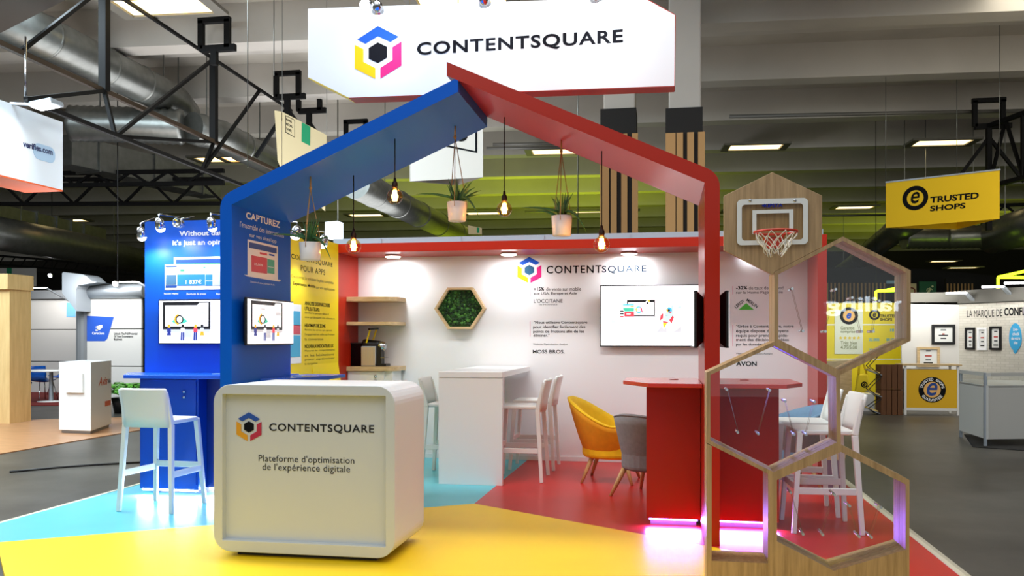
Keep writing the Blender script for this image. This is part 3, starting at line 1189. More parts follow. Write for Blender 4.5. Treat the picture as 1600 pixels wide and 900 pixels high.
# ================================================================ tub armchairs
def tub_chair(label, mo, mi, rot, loc, hb=0.80, ha=0.55, R=0.37, group=None, flare=1.0, cat='armchair'):
    t = thing('tub_armchair', label, cat, (0, 0, 0), group)
    N = 28
    A = 128
    base, z0 = R * 0.68, 0.25
    prof = []
    vs, fs = [], []
    rows = 6
    for i in range(N + 1):
        ph = math.radians(-A + 2 * A * i / N)     # 0 = straight back (-y)
        k = max(0.0, math.cos(ph * 0.9)) ** 1.5
        h = ha + (hb - ha) * k
        for j in range(rows + 1):
            s_ = j / rows
            r = base + (R * (1.0 + 0.22 * k * flare) - base) * (s_ ** 0.8)
            z = z0 + (h - z0) * s_
            vs.append((r * math.sin(ph) * 1.02, -r * math.cos(ph), z))
    for i in range(N):
        for j in range(rows):
            a = i * (rows + 1) + j
            fs.append((a, a + rows + 1, a + rows + 2, a + 1))
    mb = MB(mo)
    mb.add(vs, fs, True)
    sh = mb.build('shell', t, solid=0.022, shade=True)
    # padding inside
    mb = MB(mi)
    vs2 = []
    for i in range(N + 1):
        ph = math.radians(-A + 2 * A * i / N)
        k = max(0.0, math.cos(ph * 0.9)) ** 1.5
        h = ha + (hb - ha) * k
        for j in range(rows + 1):
            s_ = j / rows
            r = base + (R * (1.0 + 0.22 * k * flare) - base) * (s_ ** 0.8)
            ins = 0.03 + 0.045 * math.sin(PI * min(1, s_ * 1.05))
            fold = 0.006 * math.cos(ph * 9) * s_
            r -= ins + fold
            z = z0 + 0.06 + (h + 0.02 - z0 - 0.06) * s_
            vs2.append((r * math.sin(ph) * 1.02, -r * math.cos(ph), z))
    # lip over the shell's rim
    for i in range(N + 1):
        ph = math.radians(-A + 2 * A * i / N)
        k = max(0.0, math.cos(ph * 0.9)) ** 1.5
        h = ha + (hb - ha) * k
        r = R * (1.0 + 0.22 * k * flare) + 0.004
        vs2.append((r * math.sin(ph) * 1.02, -r * math.cos(ph), h + 0.012))
    f2 = list(fs)
    B0 = (N + 1) * (rows + 1)
    for i in range(N):
        f2.append((i * (rows + 1) + rows, (i + 1) * (rows + 1) + rows, B0 + i + 1, B0 + i))
    mb.add(vs2, f2, True)
    mb.build('padding', t, solid=0.012, shade=True)
    mb = MB(mi)
    pts = [(base + 0.05) * 0.98 * Vector((math.sin(a_), -math.cos(a_) * (1.0 if math.cos(a_) > 0 else 1.15))) for a_ in [2 * PI * i / 28 for i in range(28)]]
    mb.prism([(p_.x, p_.y, z0 - 0.01) for p_ in pts], (0, 0, 0.19))
    mb.build('seat_cushion', t, bevel=0.04, seg=3)
    for sx in (-1, 1):
        for sy in (-1, 1):
            mb = MB(M_legwood)
            mb.tube((sx * 0.16, sy * 0.16, z0 + 0.0), (sx * 0.25, sy * 0.25, 0.0), 0.026, 10, 0.014)
            mb.build('leg', t)
    t.location = loc
    t.rotation_euler = (0, 0, rot)
    return t


M_yf = mat('yellow_fabric', (250, 200, 14), 0.85, var=0.05, vscale=20)
M_yf2 = mat('yellow_fabric_shaded', (240, 160, 20), 0.85, var=0.05, vscale=20)  # chair's shadowed outer side, shade put into a deeper yellow
M_gf = mat('grey_fabric', (128, 122, 122), 0.9, var=0.08, vscale=30)
M_gf2 = mat('blue_grey_fabric', (120, 150, 176), 0.9, var=0.06, vscale=30)
tub_chair('yellow tub armchair with tapered wooden legs by the back wall', M_yf2, M_yf, -PI / 2 - 0.12, (-0.52, 8.72, 0), hb=0.82, ha=0.56, R=0.36)
tub_chair('grey tub chair with pale wooden legs, half hidden by the red counter', M_gf, M_gf, -0.55, (-0.13, 7.93, 0), hb=0.74, ha=0.66, R=0.30, flare=0.4)
tub_chair('pale blue-grey tub armchair behind the honeycomb and red counter', M_gf, M_gf2, PI / 2 + 0.2, (1.17, 8.75, 0), hb=0.76, ha=0.62, R=0.34)
# ================================================================ corner kitchenette
ku = thing('corner_cabinet', 'white cabinet with oak worktop in the rear corner of the stand', 'cabinet', (-3.35, 9.8, 0))


def corner_shelf(z0, z1, x1=-3.05, y0=9.6):
    a = [(-3.648, y0), (x1 - 0.14, y0)]
    a += [(x1 - 0.14 + 0.14 * math.sin(t * PI / 16), y0 + 0.14 - 0.14 * math.cos(t * PI / 16)) for t in range(1, 9)]
    a += [(x1, 9.998), (-3.648, 9.998)]
    return [(x, y, z0) for x, y in a], (0, 0, z1 - z0)


pl_, vec = corner_shelf(1.045, 1.095)
MB(M_oakh).prism(pl_, vec).build('worktop', ku)
MB(M_white).box(-3.647, -3.1, 9.64, 9.98, 0.0, 1.044).build('body', ku)
dr = MB(M_white).box(-3.635, -3.20, 9.625, 9.64, 0.06, 1.035).build('door', ku)
for z in (0.985, 0.935):
    MB(M_chrome).lathe([(0.014, 0), (0.015, 0.012), (0, 0.02)], (-3.30, 9.625, z), 12, axis=(0, -1, 0)).build('lock', dr)
for z0, z1, lb in ((1.856, 1.908, 'oak corner shelf, upper one above the coffee machine'), (1.578, 1.618, 'oak corner shelf just above the coffee machine')):
    pl_, vec = corner_shelf(z0, z1)
    MB(M_oakh).prism(pl_, vec).build('corner_shelf', bevel=0.003, label=lb, cat='shelf', group='oak corner shelves')
CMY = 9.72
FP = FR(CMY)
p = FP.pt(564, 573.5)
cx = p.x
cm = thing('coffee_machine', 'capsule coffee machine with yellow levers on the oak worktop', 'coffee machine', (cx + 0.1, CMY + 0.1, 1.095))
zz = 1.096
s1 = FP.pt(587, 573).x - cx
ht = FP.pt(570, 541).z - zz
mb = MB(mat('ribbed_champagne', (206, 188, 150), 0.4, 0.3))
for k in range(9):
    x = cx + 0.006 + (s1 - 0.012) * k / 9
    mb.box(x, x + (s1 - 0.012) / 9 * 0.8, CMY - 0.004, CMY, zz + 0.01, zz + ht - 0.012)
mb.build('ribbed_side', cm)
MB(M_alu).box(cx, cx + s1, CMY, CMY + 0.16, zz, zz + ht).build('body', cm, bevel=0.008)
mb = MB(M_black)
mb.lathe([(0.0, -0.02), (0.05, -0.02), (0.055, 0.0), (0.055, 0.19), (0.0, 0.19)], (cx + 0.02, CMY + 0.08, zz + ht + 0.03), 20, axis=(1, 0, -0.12))
mb.build('brewing_head', cm)
MB(M_chrome).lathe([(0.058, 0), (0.062, 0.03), (0.05, 0.07), (0.02, 0.085), (0, 0.086)], (cx + 0.205, CMY + 0.08, zz + ht + 0.005), 20, axis=(1, 0, -0.25)).build('chrome_nose', cm)
for dy in (0.02, 0.13):
    MB(M_yel).bar((cx + 0.055 + dy * 0.3, CMY + dy, zz + ht + 0.04), (cx + 0.10 + dy * 0.35, CMY + dy, zz + ht + 0.20), 0.016, 0.016).build('lever', cm)
MB(M_black).bar((cx + 0.10, CMY + 0.0, zz + ht + 0.20), (cx + 0.155, CMY + 0.15, zz + ht + 0.21), 0.03, 0.02).build('lever_grip', cm)
mb = MB(M_black)
mb.box(cx + s1, cx + s1 + 0.06, CMY + 0.02, CMY + 0.14, zz, zz + ht)
mb.box(cx + s1, cx + 0.31, CMY - 0.01, CMY + 0.15, zz, zz + 0.03)
mb.build('drip_tray', cm)
mb = MB(M_chrome)
mb.box(cx + s1 + 0.06, cx + 0.29, CMY, CMY + 0.14, zz + 0.1, zz + 0.105)
mb.build('cup_rest', cm)
M_tank = glassy('smoked_tank', (110, 70, 70), 0.1)
MB(M_tank).box(cx - 0.13, cx - 0.01, CMY + 0.02, CMY + 0.15, zz, zz + ht + 0.03).build('water_tank', cm)
MB(M_black).box(cx - 0.135, cx - 0.005, CMY + 0.015, CMY + 0.155, zz + ht + 0.03, zz + ht + 0.042).build('tank_lid', cm)

# ================================================================ moss picture
px = [(678.3, 482.5), (698.8, 449.3), (738, 449), (758, 482), (736.5, 514.3), (699.3, 514.3)]
MP = FR(9.90)
o3 = [MP.pt(u, v) for u, v in px]
i2 = inset([(p.x, p.z) for p in o3], 0.028)
moss = thing('moss_picture', 'hexagonal oak frame filled with green moss on the back wall', 'wall picture', (o3[0].x + 0.3, 9.95, o3[5].z))
MB(M_oakh).ring([tuple(p) for p in o3], [(x, 9.90, z) for x, z in i2], (0, 0.098, 0)).build('hexagon_frame', moss, bevel=0.002)
M_moss = mat('moss', (42, 84, 34), 0.9, var=0.6, vscale=18)
mb = MB(M_moss)
mb.prism([(x, 9.955, z) for x, z in i2], (0, 0.04, 0))
xs = [p[0] for p in i2]
zs = [p[1] for p in i2]


def inside(x, z, poly):
    c_ = False
    for i in range(len(poly)):
        (x1, z1), (x2, z2) = poly[i], poly[i - 1]
        if (z1 > z) != (z2 > z) and x < (x2 - x1) * (z - z1) / (z2 - z1) + x1:
            c_ = not c_
    return c_


ip = inset(i2, 0.02)
rnd = random.Random(3)
n = 0
while n < 420:
    x, z = rnd.uniform(min(xs), max(xs)), rnd.uniform(min(zs), max(zs))
    if not inside(x, z, ip):
        continue
    n += 1
    mb.mat((M_moss, mat('moss_light', (74, 128, 50), 0.9), mat('moss_deep', (26, 52, 26), 0.9))[rnd.choice((0, 0, 1, 2, 2))])
    r = rnd.uniform(0.010, 0.024)
    mb.lathe([(0, r * .9), (r * .7, r * .5), (r, 0)], (x, 9.953, z), 7, axis=(rnd.uniform(-.4, .4), -1, rnd.uniform(-.4, .4)))
mb.build('moss_bed', moss)

# ================================================================ honeycomb frame with the basketball hoop
RY = 5.0
RD = 0.25
RP = FR(RY)


def rp(pts):
    return [(RP.pt(u, v).x, RP.pt(u, v).z) for u, v in pts]


rack = thing('honeycomb_frame', 'tall oak honeycomb frame with clear panes and pegs, right of the arch', 'frame', (0.8, 5.12, 0))
mb = MB(M_oak)
bbp = rp([(1207, 269), (1284.5, 305.5), (1284.5, 386.2), (1210, 424.8), (1208, 430), (1131, 391), (1131, 306)])
mb.prism([(x, RY, z) for x, z in bbp], (0, RD * 0.12, 0))
bp_ = mb.build('hoop_panel', rack, bevel=0.002)
HEX = {'R1': [(1317, 369.5), (1423, 422.5), (1423, 532.5), (1312.5, 586), (1210, 533.5), (1210, 425)],
       'L2': [(1210, 533.5), (1312.5, 586), (1314, 695), (1209, 744.5), (1104, 692), (1104, 582)],
       'R3': [(1314, 695), (1421, 750), (1421, 863), (1303, 898), (1209, 849), (1209, 744.5)]}
M_pane = glassy('clear_acrylic', (252, 254, 254), 0.16)
M_pane2 = glassy('matt_acrylic', (253, 254, 254), 0.02)
M_peg = mat('bright_peg', (235, 236, 240), 0.25, 0.7)
M_cord = mat('tan_elastic', (150, 120, 96), 0.7)
lowpoly = None
for k, px in HEX.items():
    o2 = rp(px)
    if k == 'R3':
        i2 = rp([(1314, 706), (1415, 757), (1415, 859), (1303, 892), (1214, 846), (1214, 750)])
    else:
        i2 = inset(o2, 0.021)
    mb = MB(M_oak)
    mb.ring([(x, RY, z) for x, z in o2], [(x, RY, z) for x, z in i2], (0, 0.118, 0))
    mb.ring([(x, RY + 0.124, z) for x, z in o2], [(x, RY + 0.124, z) for x, z in i2], (0, RD - 0.124, 0))
    j2 = inset(i2, -0.004)
    mb.ring([(x, RY + 0.118, z) for x, z in inset(o2, 0.001)], [(x, RY + 0.118, z) for x, z in j2], (0, 0.006, 0))
    mb.build('hexagon_frame', rack)
    for yy in (0.05, RD - 0.055):
        mb = MB(M_pane if yy == 0.05 else M_pane2)
        mb.prism([(x, RY + yy, z) for x, z in inset(i2, 0.001)], (0, 0.004, 0))
        mb.build('clear_pane', rack)
PEG = [[(1238, 451), (1255, 517)], [(1306, 452), (1290, 518)], [(1332, 465), (1347, 518)], [(1374, 470), (1365, 518)],
       [(1136, 609), (1153, 676)], [(1203, 610), (1185, 678)], [(1227, 627), (1241, 679)], [(1273, 628), (1260, 679)],
       [(1236, 770), (1255, 835)], [(1304, 773), (1286, 836)], [(1328, 791), (1343, 839)], [(1377, 793), (1362, 840)]]
for pair in PEG:
    q = []
    for u, v in pair:
        c_ = FR(RY + 0.055).pt(u, v)
        MB(M_peg).tube(c_, c_ + Vector((0, RD - 0.115, 0)), 0.0075, 10).build('peg', rack)
        q.append(c_)
    for yy in (0.05, 0.09):
        a, b_ = q[0] + Vector((0.006, yy, 0)), q[1] + Vector((0.006, yy, 0))
        MB(M_cord).path([a, b_], 0.0010, 5).build('elastic_cord', rack)
# blue light strip under the peak of the middle cell
la, lb_ = RP.pt(1213, 541), RP.pt(1290, 580)
MB(mat('led_blue', (90, 110, 255), 0.5, emit=6, emit_rgb=(60, 80, 255))).bar(la + Vector((0, 0.1, 0)), lb_ + Vector((0, 0.1, 0)), 0.01, 0.006).build('led_strip', rack)
light('cell_led', 'AREA', la.lerp(lb_, 0.45) + Vector((-0.03, 0.12, -0.03)), 7, (0.16, 0.2, 1.0), aim=RP.pt(1230, 760) + Vector((0, 0.12, 0)), size=0.2, size_y=0.02)
# foot: left bay with sill, right base under the lowest hexagon
l0 = rp([(1104, 690), (1113, 697), (1196, 738), (1210, 745)])
x0, x1, x2 = rp([(1104, 800)])[0][0], rp([(1112, 800)])[0][0], rp([(1200, 800)])[0][0]
x3, x4 = rp([(1209, 800)])[0][0], rp([(1420.5, 800)])[0][0]
zs_ = rp([(1150, 878)])[0][1]
mb = MB(M_oak)
mb.prism([(x0, RY, 0), (x1, RY, 0), (x1, RY, rp([(1112, 697)])[0][1]), (x0, RY, rp([(1104, 693)])[0][1])], (0, RD, 0))
mb.build('side_post', rack)
mb = MB(M_oak)
zz_ = rp([(1209, 744.5)])[0][1]
mb.prism([(x2, RY, 0), (x3, RY, 0), (x3, RY, zz_), (x2, RY, zz_ + 0.015)], (0, RD, 0))
mb.build('side_post', rack)
MB(M_oak).box(x1, x2, RY, RY + RD, 0, zs_).build('base_box', rack)
rb = rp([(1421, 863), (1303, 898), (1209, 849)])
mb = MB(M_oak)
mb.prism([(x3, RY, 0), (rb[0][0], RY, 0), (rb[0][0], RY, rb[0][1]), (rb[1][0], RY, rb[1][1]), (x3, RY, rb[2][1])], (0, RD, 0))
mb.build('base_box', rack)

# basketball board, hung on the hoop panel
BY = RY - 0.02
BP = FR(BY)
bb = thing('basketball_board', 'small clear basketball board with red hoop and white net on the oak panel', 'basketball hoop', (BP.pt(1207, 383).x, RY - 0.01, BP.pt(1207, 383).z))
a, b_ = BP.pt(1151.5, 383.5), BP.pt(1262.5, 309)
M_frost = mat('frosted_white', (226, 228, 222), 0.35)
o2 = rrect(a.x, a.z, b_.x, b_.z, 0.025, 6)
mb = MB(glassy('board_clear', (248, 246, 240), 0.05))
mb.prism([(x, BY, z) for x, z in o2], (0, 0.012, 0))
mb.build('clear_board', bb)
o2b = rrect(a.x, a.z, b_.x, b_.z, 0.025, 6)
i2 = rrect(a.x + .026, a.z + .026, b_.x - .026, b_.z - .03, 0.018, 6)
mb = MB(M_frost)
mb.ring([(x, BY - 0.003, z) for x, z in o2b], [(x, BY - 0.003, z) for x, z in i2], (0, 0.003, 0))
mb.build('white_border', bb)
c0, c1 = BP.pt(1175.5, 366), BP.pt(1239.5, 327)
mb = MB(M_frost)
for x0_, x1_, z0_, z1_ in ((c0.x, c0.x + .022, c0.z, c1.z - .02), (c1.x - .022, c1.x, c0.z, c1.z - .02), (c0.x, c1.x, c1.z - .02, c1.z)):
    mb.box(x0_, x1_, BY - 0.003, BY, z0_, z1_)
mb.build('shooting_square', bb)
mb = MB(mat('sport_blue', (16, 40, 140), 0.6, spec=0.1))
mb.text('KIPSTA', BP, 1194, 318.6, 324.2, 1223, 0.03, off=0.004)
mb.prism([BP.pt(1190, 321.4, .004), BP.pt(1192.5, 319.6, .004), BP.pt(1195, 321.4, .004), BP.pt(1192.5, 323.3, .004)], (0, -0.001, 0))
mb.build('lettering', bb)
for u in (1172, 1242):
    MB(M_chrome).lathe([(0.008, 0), (0.008, 0.005), (0, 0.006)], BP.pt(u, 313, 0.003), 12, axis=(0, -1, 0)).build('bolt', bb)
M_rim = mat('hoop_red', (196, 52, 30), 0.35)
hc = BP.pt(1211.5, 362.5)
HR = 0.112
hcx, hcy, hcz = hc.x - 0.004, BY - 0.13, FR(BY - 0.13).pt(1211.5, 362.5).z
hcx = FR(hcy).pt(1212, 362).x
ringp = [(hcx + HR * math.cos(2 * PI * k / 32), hcy + HR * math.sin(2 * PI * k / 32), hcz) for k in range(33)]
MB(M_rim).path(ringp, 0.007, 8).build('hoop_rim', bb)
mb = MB(M_rim)
mb.prism([(hcx - 0.05, BY - 0.012, hcz - 0.012), (hcx + 0.05, BY - 0.012, hcz - 0.012), (hcx + 0.035, BY - 0.012, hcz - 0.075), (hcx - 0.035, BY - 0.012, hcz - 0.075)], (0, 0.01, 0))
mb.prism([(hcx - 0.045, BY - 0.004, hcz - 0.004), (hcx + 0.045, BY - 0.004, hcz - 0.004), (hcx + 0.02, BY - 0.03, hcz - 0.006), (hcx - 0.02, BY - 0.03, hcz - 0.006)], (0, 0, 0.008))
mb.bar((hcx - 0.03, BY - 0.006, hcz - 0.06), (hcx - 0.055, hcy + 0.095, hcz - 0.004), 0.012, 0.008)
mb.bar((hcx + 0.03, BY - 0.006, hcz - 0.06), (hcx + 0.055, hcy + 0.095, hcz - 0.004), 0.012, 0.008)
mb.build('hoop_bracket', bb)
mb = MB(mat('net_cord', (236, 230, 214), 0.8))
NS = 10
for k in range(NS):
    for sg in (-1, 1):
        pts = []
        for j in range(9):
            s_ = j / 8
            r = HR * (1 - 0.62 * s_) + 0.008 * math.sin(s_ * 9 + k)
            a_ = 2 * PI * (k + sg * 1.5 * s_) / NS
            pts.append((hcx + r * math.cos(a_), hcy + r * math.sin(a_) + 0.02 * s_, hcz - 0.004 - 0.118 * s_ + 0.012 * math.sin(k * 2.1) * s_))
        mb.path(pts, 0.0026, 5)
mb.build('net', bb)

# ================================================================ pendant bulbs
M_bglass = glassy('amber_glass', (255, 226, 168), 0.5)
M_fil = mat('glowing_filament', (255, 200, 90), 0.5, emit=60, emit_rgb=(255, 186, 84))
M_socket = mat('bronze_socket', (52, 34, 26), 0.45, 0.6)
M_cordb = mat('black_cable', (20, 18, 18), 0.6)


def pendant(u, vtop, vb, blue, label):
    top = soffit(u, vtop, blue)
    fr_ = FR(top.y)
    c_ = fr_.pt(u, vb)
    c_.x = top.x
    R = 0.062
    t = thing('pendant_bulb', label, 'pendant lamp', (c_.x, c_.y, c_.z), 'round filament bulbs hung from the arch')
    MB(M_cordb).tube((c_.x, c_.y, c_.z + R + 0.06), tuple(top), 0.0045, 8).build('cord', t)
    MB(M_socket).lathe([(0, 0.005), (0.02, 0.005), (0.023, 0.02), (0.022, 0.045), (0.012, 0.06), (0.009, 0.085), (0, 0.085)], (c_.x, c_.y, c_.z + R - 0.004), 16).build('socket', t)
    prof = [(R * math.sin(PI * i / 18), -R * math.cos(PI * i / 18)) for i in range(16)] + [(0.018, R + 0.004), (0.017, R + 0.012)]
    MB(M_bglass).lathe(prof, c_, 24).build('glass_globe', t)
    mb = MB(M_fil)
    for k in range(6):
        a_ = 2 * PI * k / 6
        x, y = 0.014 * math.cos(a_), 0.014 * math.sin(a_)
        mb.tube((c_.x + x, c_.y + y, c_.z - 0.035), (c_.x + x * 0.8, c_.y + y * 0.8, c_.z + 0.046), 0.0055, 6)
    mb.build('filament', t)
    light('bulb_light', 'POINT', (c_.x, c_.y, c_.z), 8, (1.0, 0.56, 0.14), size=0.03)


pendant(617, 217, 307, True, 'round filament bulb, shorter of the two on the blue half of the arch')
pendant(552.5, 274, 385, True, 'round filament bulb, lower of the two on the blue half of the arch')
pendant(788, 183, 327, False, 'round filament bulb nearest the peak on the red half of the arch')
pendant(940, 236, 382, False, 'round filament bulb on the red half of the arch, before the slatted column')

# ================================================================ hanging aloe pots
M_pot = mat('white_ceramic', (238, 232, 228), 0.25)


def hanging_plant(u, vtop, vrim, vbot, upx, blue, label, seed):
    top = soffit(u, vtop, blue)
    fr_ = FR(top.y)
    a_, b_ = fr_.pt(upx[0], vrim), fr_.pt(upx[1], vrim)
    cx_, R = (a_.x + b_.x) / 2, (b_.x - a_.x) / 2
    zr, zb_ = a_.z, fr_.pt(u, vbot).z
    y = top.y
    t = thing('hanging_plant', label, 'hanging plant', (cx_, y, zb_), 'aloe pots hung on jute rope')
    h = zr - zb_
    MB(M_pot).lathe([(0, 0), (R * 0.84, 0), (R * 0.88, 0.008), (R, h), (R * 0.93, h), (R * 0.9, h - 0.015), (0, h - 0.02)], (cx_, y, zb_), 32).build('pot', t)
    MB(mat('potting_soil', (44, 32, 24), 0.95)).lathe([(R * 0.9, 0), (0, 0.012)], (cx_, y, zr - 0.02), 20).build('soil', t)
    mb = MB(M_rope)
    kn = Vector((top.x, y, top.z - 0.09))
    mb.path([tuple(top), tuple(kn)], 0.007, 6)
    mb.lathe([(0.004, -0.02), (0.012, -0.005), (0.012, 0.008), (0.004, 0.02)], kn, 10)
    for k in range(3):
        an = 0.5 + 2 * PI * k / 3
        e = Vector((cx_ + R * 0.98 * math.cos(an), y + R * 0.98 * math.sin(an), zr - 0.01))
        mb.path([kn, e, e + Vector((0, 0, -0.03))], 0.0035, 6)
    mb.build('rope', t)
    rn = random.Random(seed)
    mb = MB(M_leaf)
    L0 = 0.17
    for k in range(17):
        an = rn.uniform(0, 2 * PI)
        lean = rn.uniform(0.05, 0.6) if k < 12 else rn.uniform(0.9, 1.5)
        L = L0 * rn.uniform(0.75, 1.35)
        dirr = Vector((math.cos(an), math.sin(an), 0))
        p0 = Vector((cx_, y, zr - 0.015)) + dirr * R * 0.35 * rn.random()
        pts, rs = [], []
        for j in range(8):
            s_ = j / 7
            el = PI / 2 - lean * (0.55 + 0.6 * s_)
            if j == 0:
                q = p0.copy()
            else:
                q = pts[-1] + (dirr * math.cos(el) + Vector((0, 0, 1)) * math.sin(el)) * (L / 7)
            pts.append(q)
            rs.append(max(0.0012, 0.0145 * (1 - s_) ** 0.8 * (0.6 + 0.8 * min(1, s_ * 4)) / 1.2))
        mb.path(pts, rs, 6)
    for sg in (1, -1):                       # one leaf trailing over the rim
        pts = [Vector((cx_ + sg * (0.02 + 0.30 * s_ if sg < 0 else 0.03 + 0.17 * s_), y - 0.03 - 0.05 * s_, zr + 0.03 + (0.09 * s_ - 0.06 * s_ * s_ if sg < 0 else 0.05 * s_ - 0.22 * s_ * s_))) for s_ in [i / 7 for i in range(8)]]
        mb.path(pts, [0.009, 0.011, 0.011, 0.010, 0.008, 0.006, 0.004, 0.001], 6)
    mb.build('foliage', t)
    return t


hanging_plant(485, 276, 379.5, 407, (468.5, 501), True, 'hanging aloe in a white pot before the yellow wall', 4)
hanging_plant(711, 197, 316.5, 346, (699, 729.5), True, 'hanging aloe in a white pot near the tip of the blue rafter', 11)
hanging_plant(877, 219, 338, 369, (861.5, 894), False, 'hanging aloe in a white pot under the red rafter', 23)

# ================================================================ hanging header sign
SGY, SGD = 7.35, 0.165
SG = Pl((0, SGY, 0), (1, -0.012, 0))
sp = [SG.pt(*q) for q in ((482, 13.5), (482, 121), (545, 152.5), (1053.5, 134), (1054.5, 23.5), (1003, -5))]
sg = thing('hanging_sign', 'large white hexagonal hanging sign with black lettering and a coloured hexagon mark', 'sign', (sp[2].x + 1.2, SGY + SGD / 2, sp[2].z))
bk = -SG.n * SGD
pan = MB(mat('sign_white', (214, 220, 224), 0.6, spec=0.2)).prism(sp, bk).build('sign_panel', sg)
for i, j, mt in ((1, 2, M_yel), (2, 3, M_red), (3, 4, M_red), (4, 5, M_red), (0, 1, M_white)):
    a, b_ = sp[i], sp[j]
    d_ = (b_ - a).normalized()
    out_ = Vector((-d_.z, 0, d_.x))
    cen = sum(sp, Vector()) / 6
    if (cen - a).dot(out_) > 0:
        out_ = -out_
    mb = MB(mt)
    mb.prism([a + SG.n * -0.002, b_ + SG.n * -0.002, b_ + out_ * 0.006 + SG.n * -0.002, a + out_ * 0.006 + SG.n * -0.002], bk * 1.02)
    mb.build('edge_band', sg)
mb = MB()
logo(mb, SG, 590.5, 82.5, 0.238, (M_lb, M_ly, M_lp, M_lk), off=0.001)
mb.build('logo', pan)
mb = MB(M_lk)
mb.text('CONTENTSQUARE', SG, 651.5, 66.5, 90, 973.5, 0.026, off=0.002, space=1.12)
mb.build('lettering', pan)
for u in (560, 760, 960):
    c_ = SG.pt(u, 5) + bk * 0.5
    mb = MB(M_galv)
    mb.tube(c_, c_ + Vector((0, 0, 7.6 - c_.z)), 0.004, 6)
    mb.build('suspension_cable', sg)


def can_spot(c_, aim, label, cat='spotlight', arm=None, power=60, spot=80, lit=True, col=(0.86, 0.94, 1.0), R=0.05, name='spot_lamp'):
    c_, aim = Vector(c_), Vector(aim)
    d_ = (aim - c_).normalized()
    t = thing(name, label, cat, c_)
    mb = MB(M_chrome)
    mb.lathe([(0, -0.07), (R * 0.5, -0.068), (R * 0.85, -0.04), (R, 0.03), (R * 0.94, 0.03), (R * 0.8, 0.0), (0, -0.005)], c_, 20, axis=d_)
    mb.build('lamp_head', t)
    if lit:
        MB(M_glow).lathe([(R * 0.9, 0.026), (R * 0.8, 0.045), (R * 0.5, 0.06), (0, 0.066)], c_, 18, axis=d_).build('lamp_glass', t)
    if arm is not None:
        mb = MB(M_chrome)
        mb.path([c_ - d_ * 0.05, c_ - d_ * 0.05 + Vector((0, 0, 0.05)), Vector(arm)], 0.008, 8)
        mb.build('arm', t)
    if power:
        light('spot_light', 'SPOT', c_ + d_ * 0.10, power, col, aim=aim, size=0.03, spot=spot, blend=0.9)
    return t


sz = SG.pt(760, 2).z
for u, v, lb, au in ((590, 13, 'chrome spot lamp over the logo of the hanging sign', 600), (757, 2, 'chrome spot lamp at the middle of the top edge of the hanging sign', 775), (931, -6, 'chrome spot lamp over the right end of the hanging sign', 945)):
    c_ = Pl((0, SGY - 0.45, 0), (1, 0, 0)).pt(u, v)
    can_spot(c_, SG.pt(au, 88), lb, arm=SG.pt(u, 2) + Vector((0, 0.05, 0.05)), power=6, spot=115)
c_ = Pl((0, SGY - 0.3, 0), (1, 0, 0)).pt(572, 7)
can_spot(c_, (c_.x - 0.3, 2.0, 0.5), 'lit spot lamp at the top left of the hanging sign, shining forward', arm=SG.pt(566, 0) + Vector((0, 0.05, 0.08)), power=0)

# spots over the blue wall, and the rest of the arm spots
for i, (u, v, lb, lit, Y) in enumerate(((221, 366, 'lit arm spot at the left end of the tall blue wall', True, 7.35), (250, 352, 'lit arm spot above the words on the tall blue wall', True, 7.25),
                                        (279, 349, 'unlit round arm spot between two lit ones on the blue wall', False, 7.3), (331, 351, 'lit arm spot next to the blue leg of the arch', True, 7.25))):
    c_ = FR(Y).pt(u, v)
    can_spot(c_, (c_.x + 0.03, 7.52, c_.z - 0.8) if i != 2 else (c_.x, 6.2, c_.z + 0.1), lb, arm=(c_.x, 7.56, 2.58), power=15 if lit else 0, spot=160, lit=lit, R=0.045)
for u, v, lb in ((462.5, 364, 'arm spot on the yellow wall nearest the blue leg'), (505, 378, 'arm spot above the yellow wall beside the hanging aloe')):
    c_ = SR(-3.35).pt(u, v)
    can_spot(c_, (-3.62, c_.y, 1.2), lb, arm=(-3.66, c_.y, 2.52), power=20, spot=110, R=0.05)

# downlights in the red header
HP = 2.40
for u, v, lb in ((614, 400, 'round downlight in the red header, above the corner shelves'), (795, 396.5, 'round downlight in the red header, left of the wall logo'), (983, 395.5, 'round downlight in the red header, above the large screen')):
    p = G(u, v, HP - 0.012)
    t = thing('downlight', lb, 'downlight', (p.x, p.y, HP - 0.02), 'downlights in the red header')
    MB(M_white).lathe([(0, 0.02), (0.085, 0.02), (0.095, 0.0), (0.075, -0.004), (0.075, 0.006), (0, 0.006)], (p.x, p.y, HP - 0.02), 28).build('ring', t)
    MB(M_glow).lathe([(0.088, 0.0), (0.08, -0.006), (0.04, -0.010), (0, -0.011)], (p.x, p.y, HP - 0.024), 28).build('lens', t)
    light('downlight_beam', 'AREA', (p.x, p.y, HP - 0.04), 7.5, (0.94, 0.97, 1.0), aim=(p.x, p.y + 0.1, 0), size=0.13, size_y=0.13)
# fourth downlight, hidden from the photograph by the arch leg
p = G(1172, 395, HP - 0.012)
t = thing('downlight', 'round downlight in the red header, behind the red leg of the arch', 'downlight', (p.x, p.y, HP - 0.02), 'downlights in the red header')
MB(M_white).lathe([(0, 0.02), (0.085, 0.02), (0.095, 0.0), (0.075, -0.004), (0.075, 0.006), (0, 0.006)], (p.x, p.y, HP - 0.02), 28).build('ring', t)
MB(M_glow).lathe([(0.088, 0.0), (0.08, -0.006), (0.04, -0.010), (0, -0.011)], (p.x, p.y, HP - 0.024), 28).build('lens', t)
light('downlight_beam', 'AREA', (p.x, p.y, HP - 0.04), 7.5, (0.94, 0.97, 1.0), aim=(p.x, p.y + 0.1, 0), size=0.13, size_y=0.13)

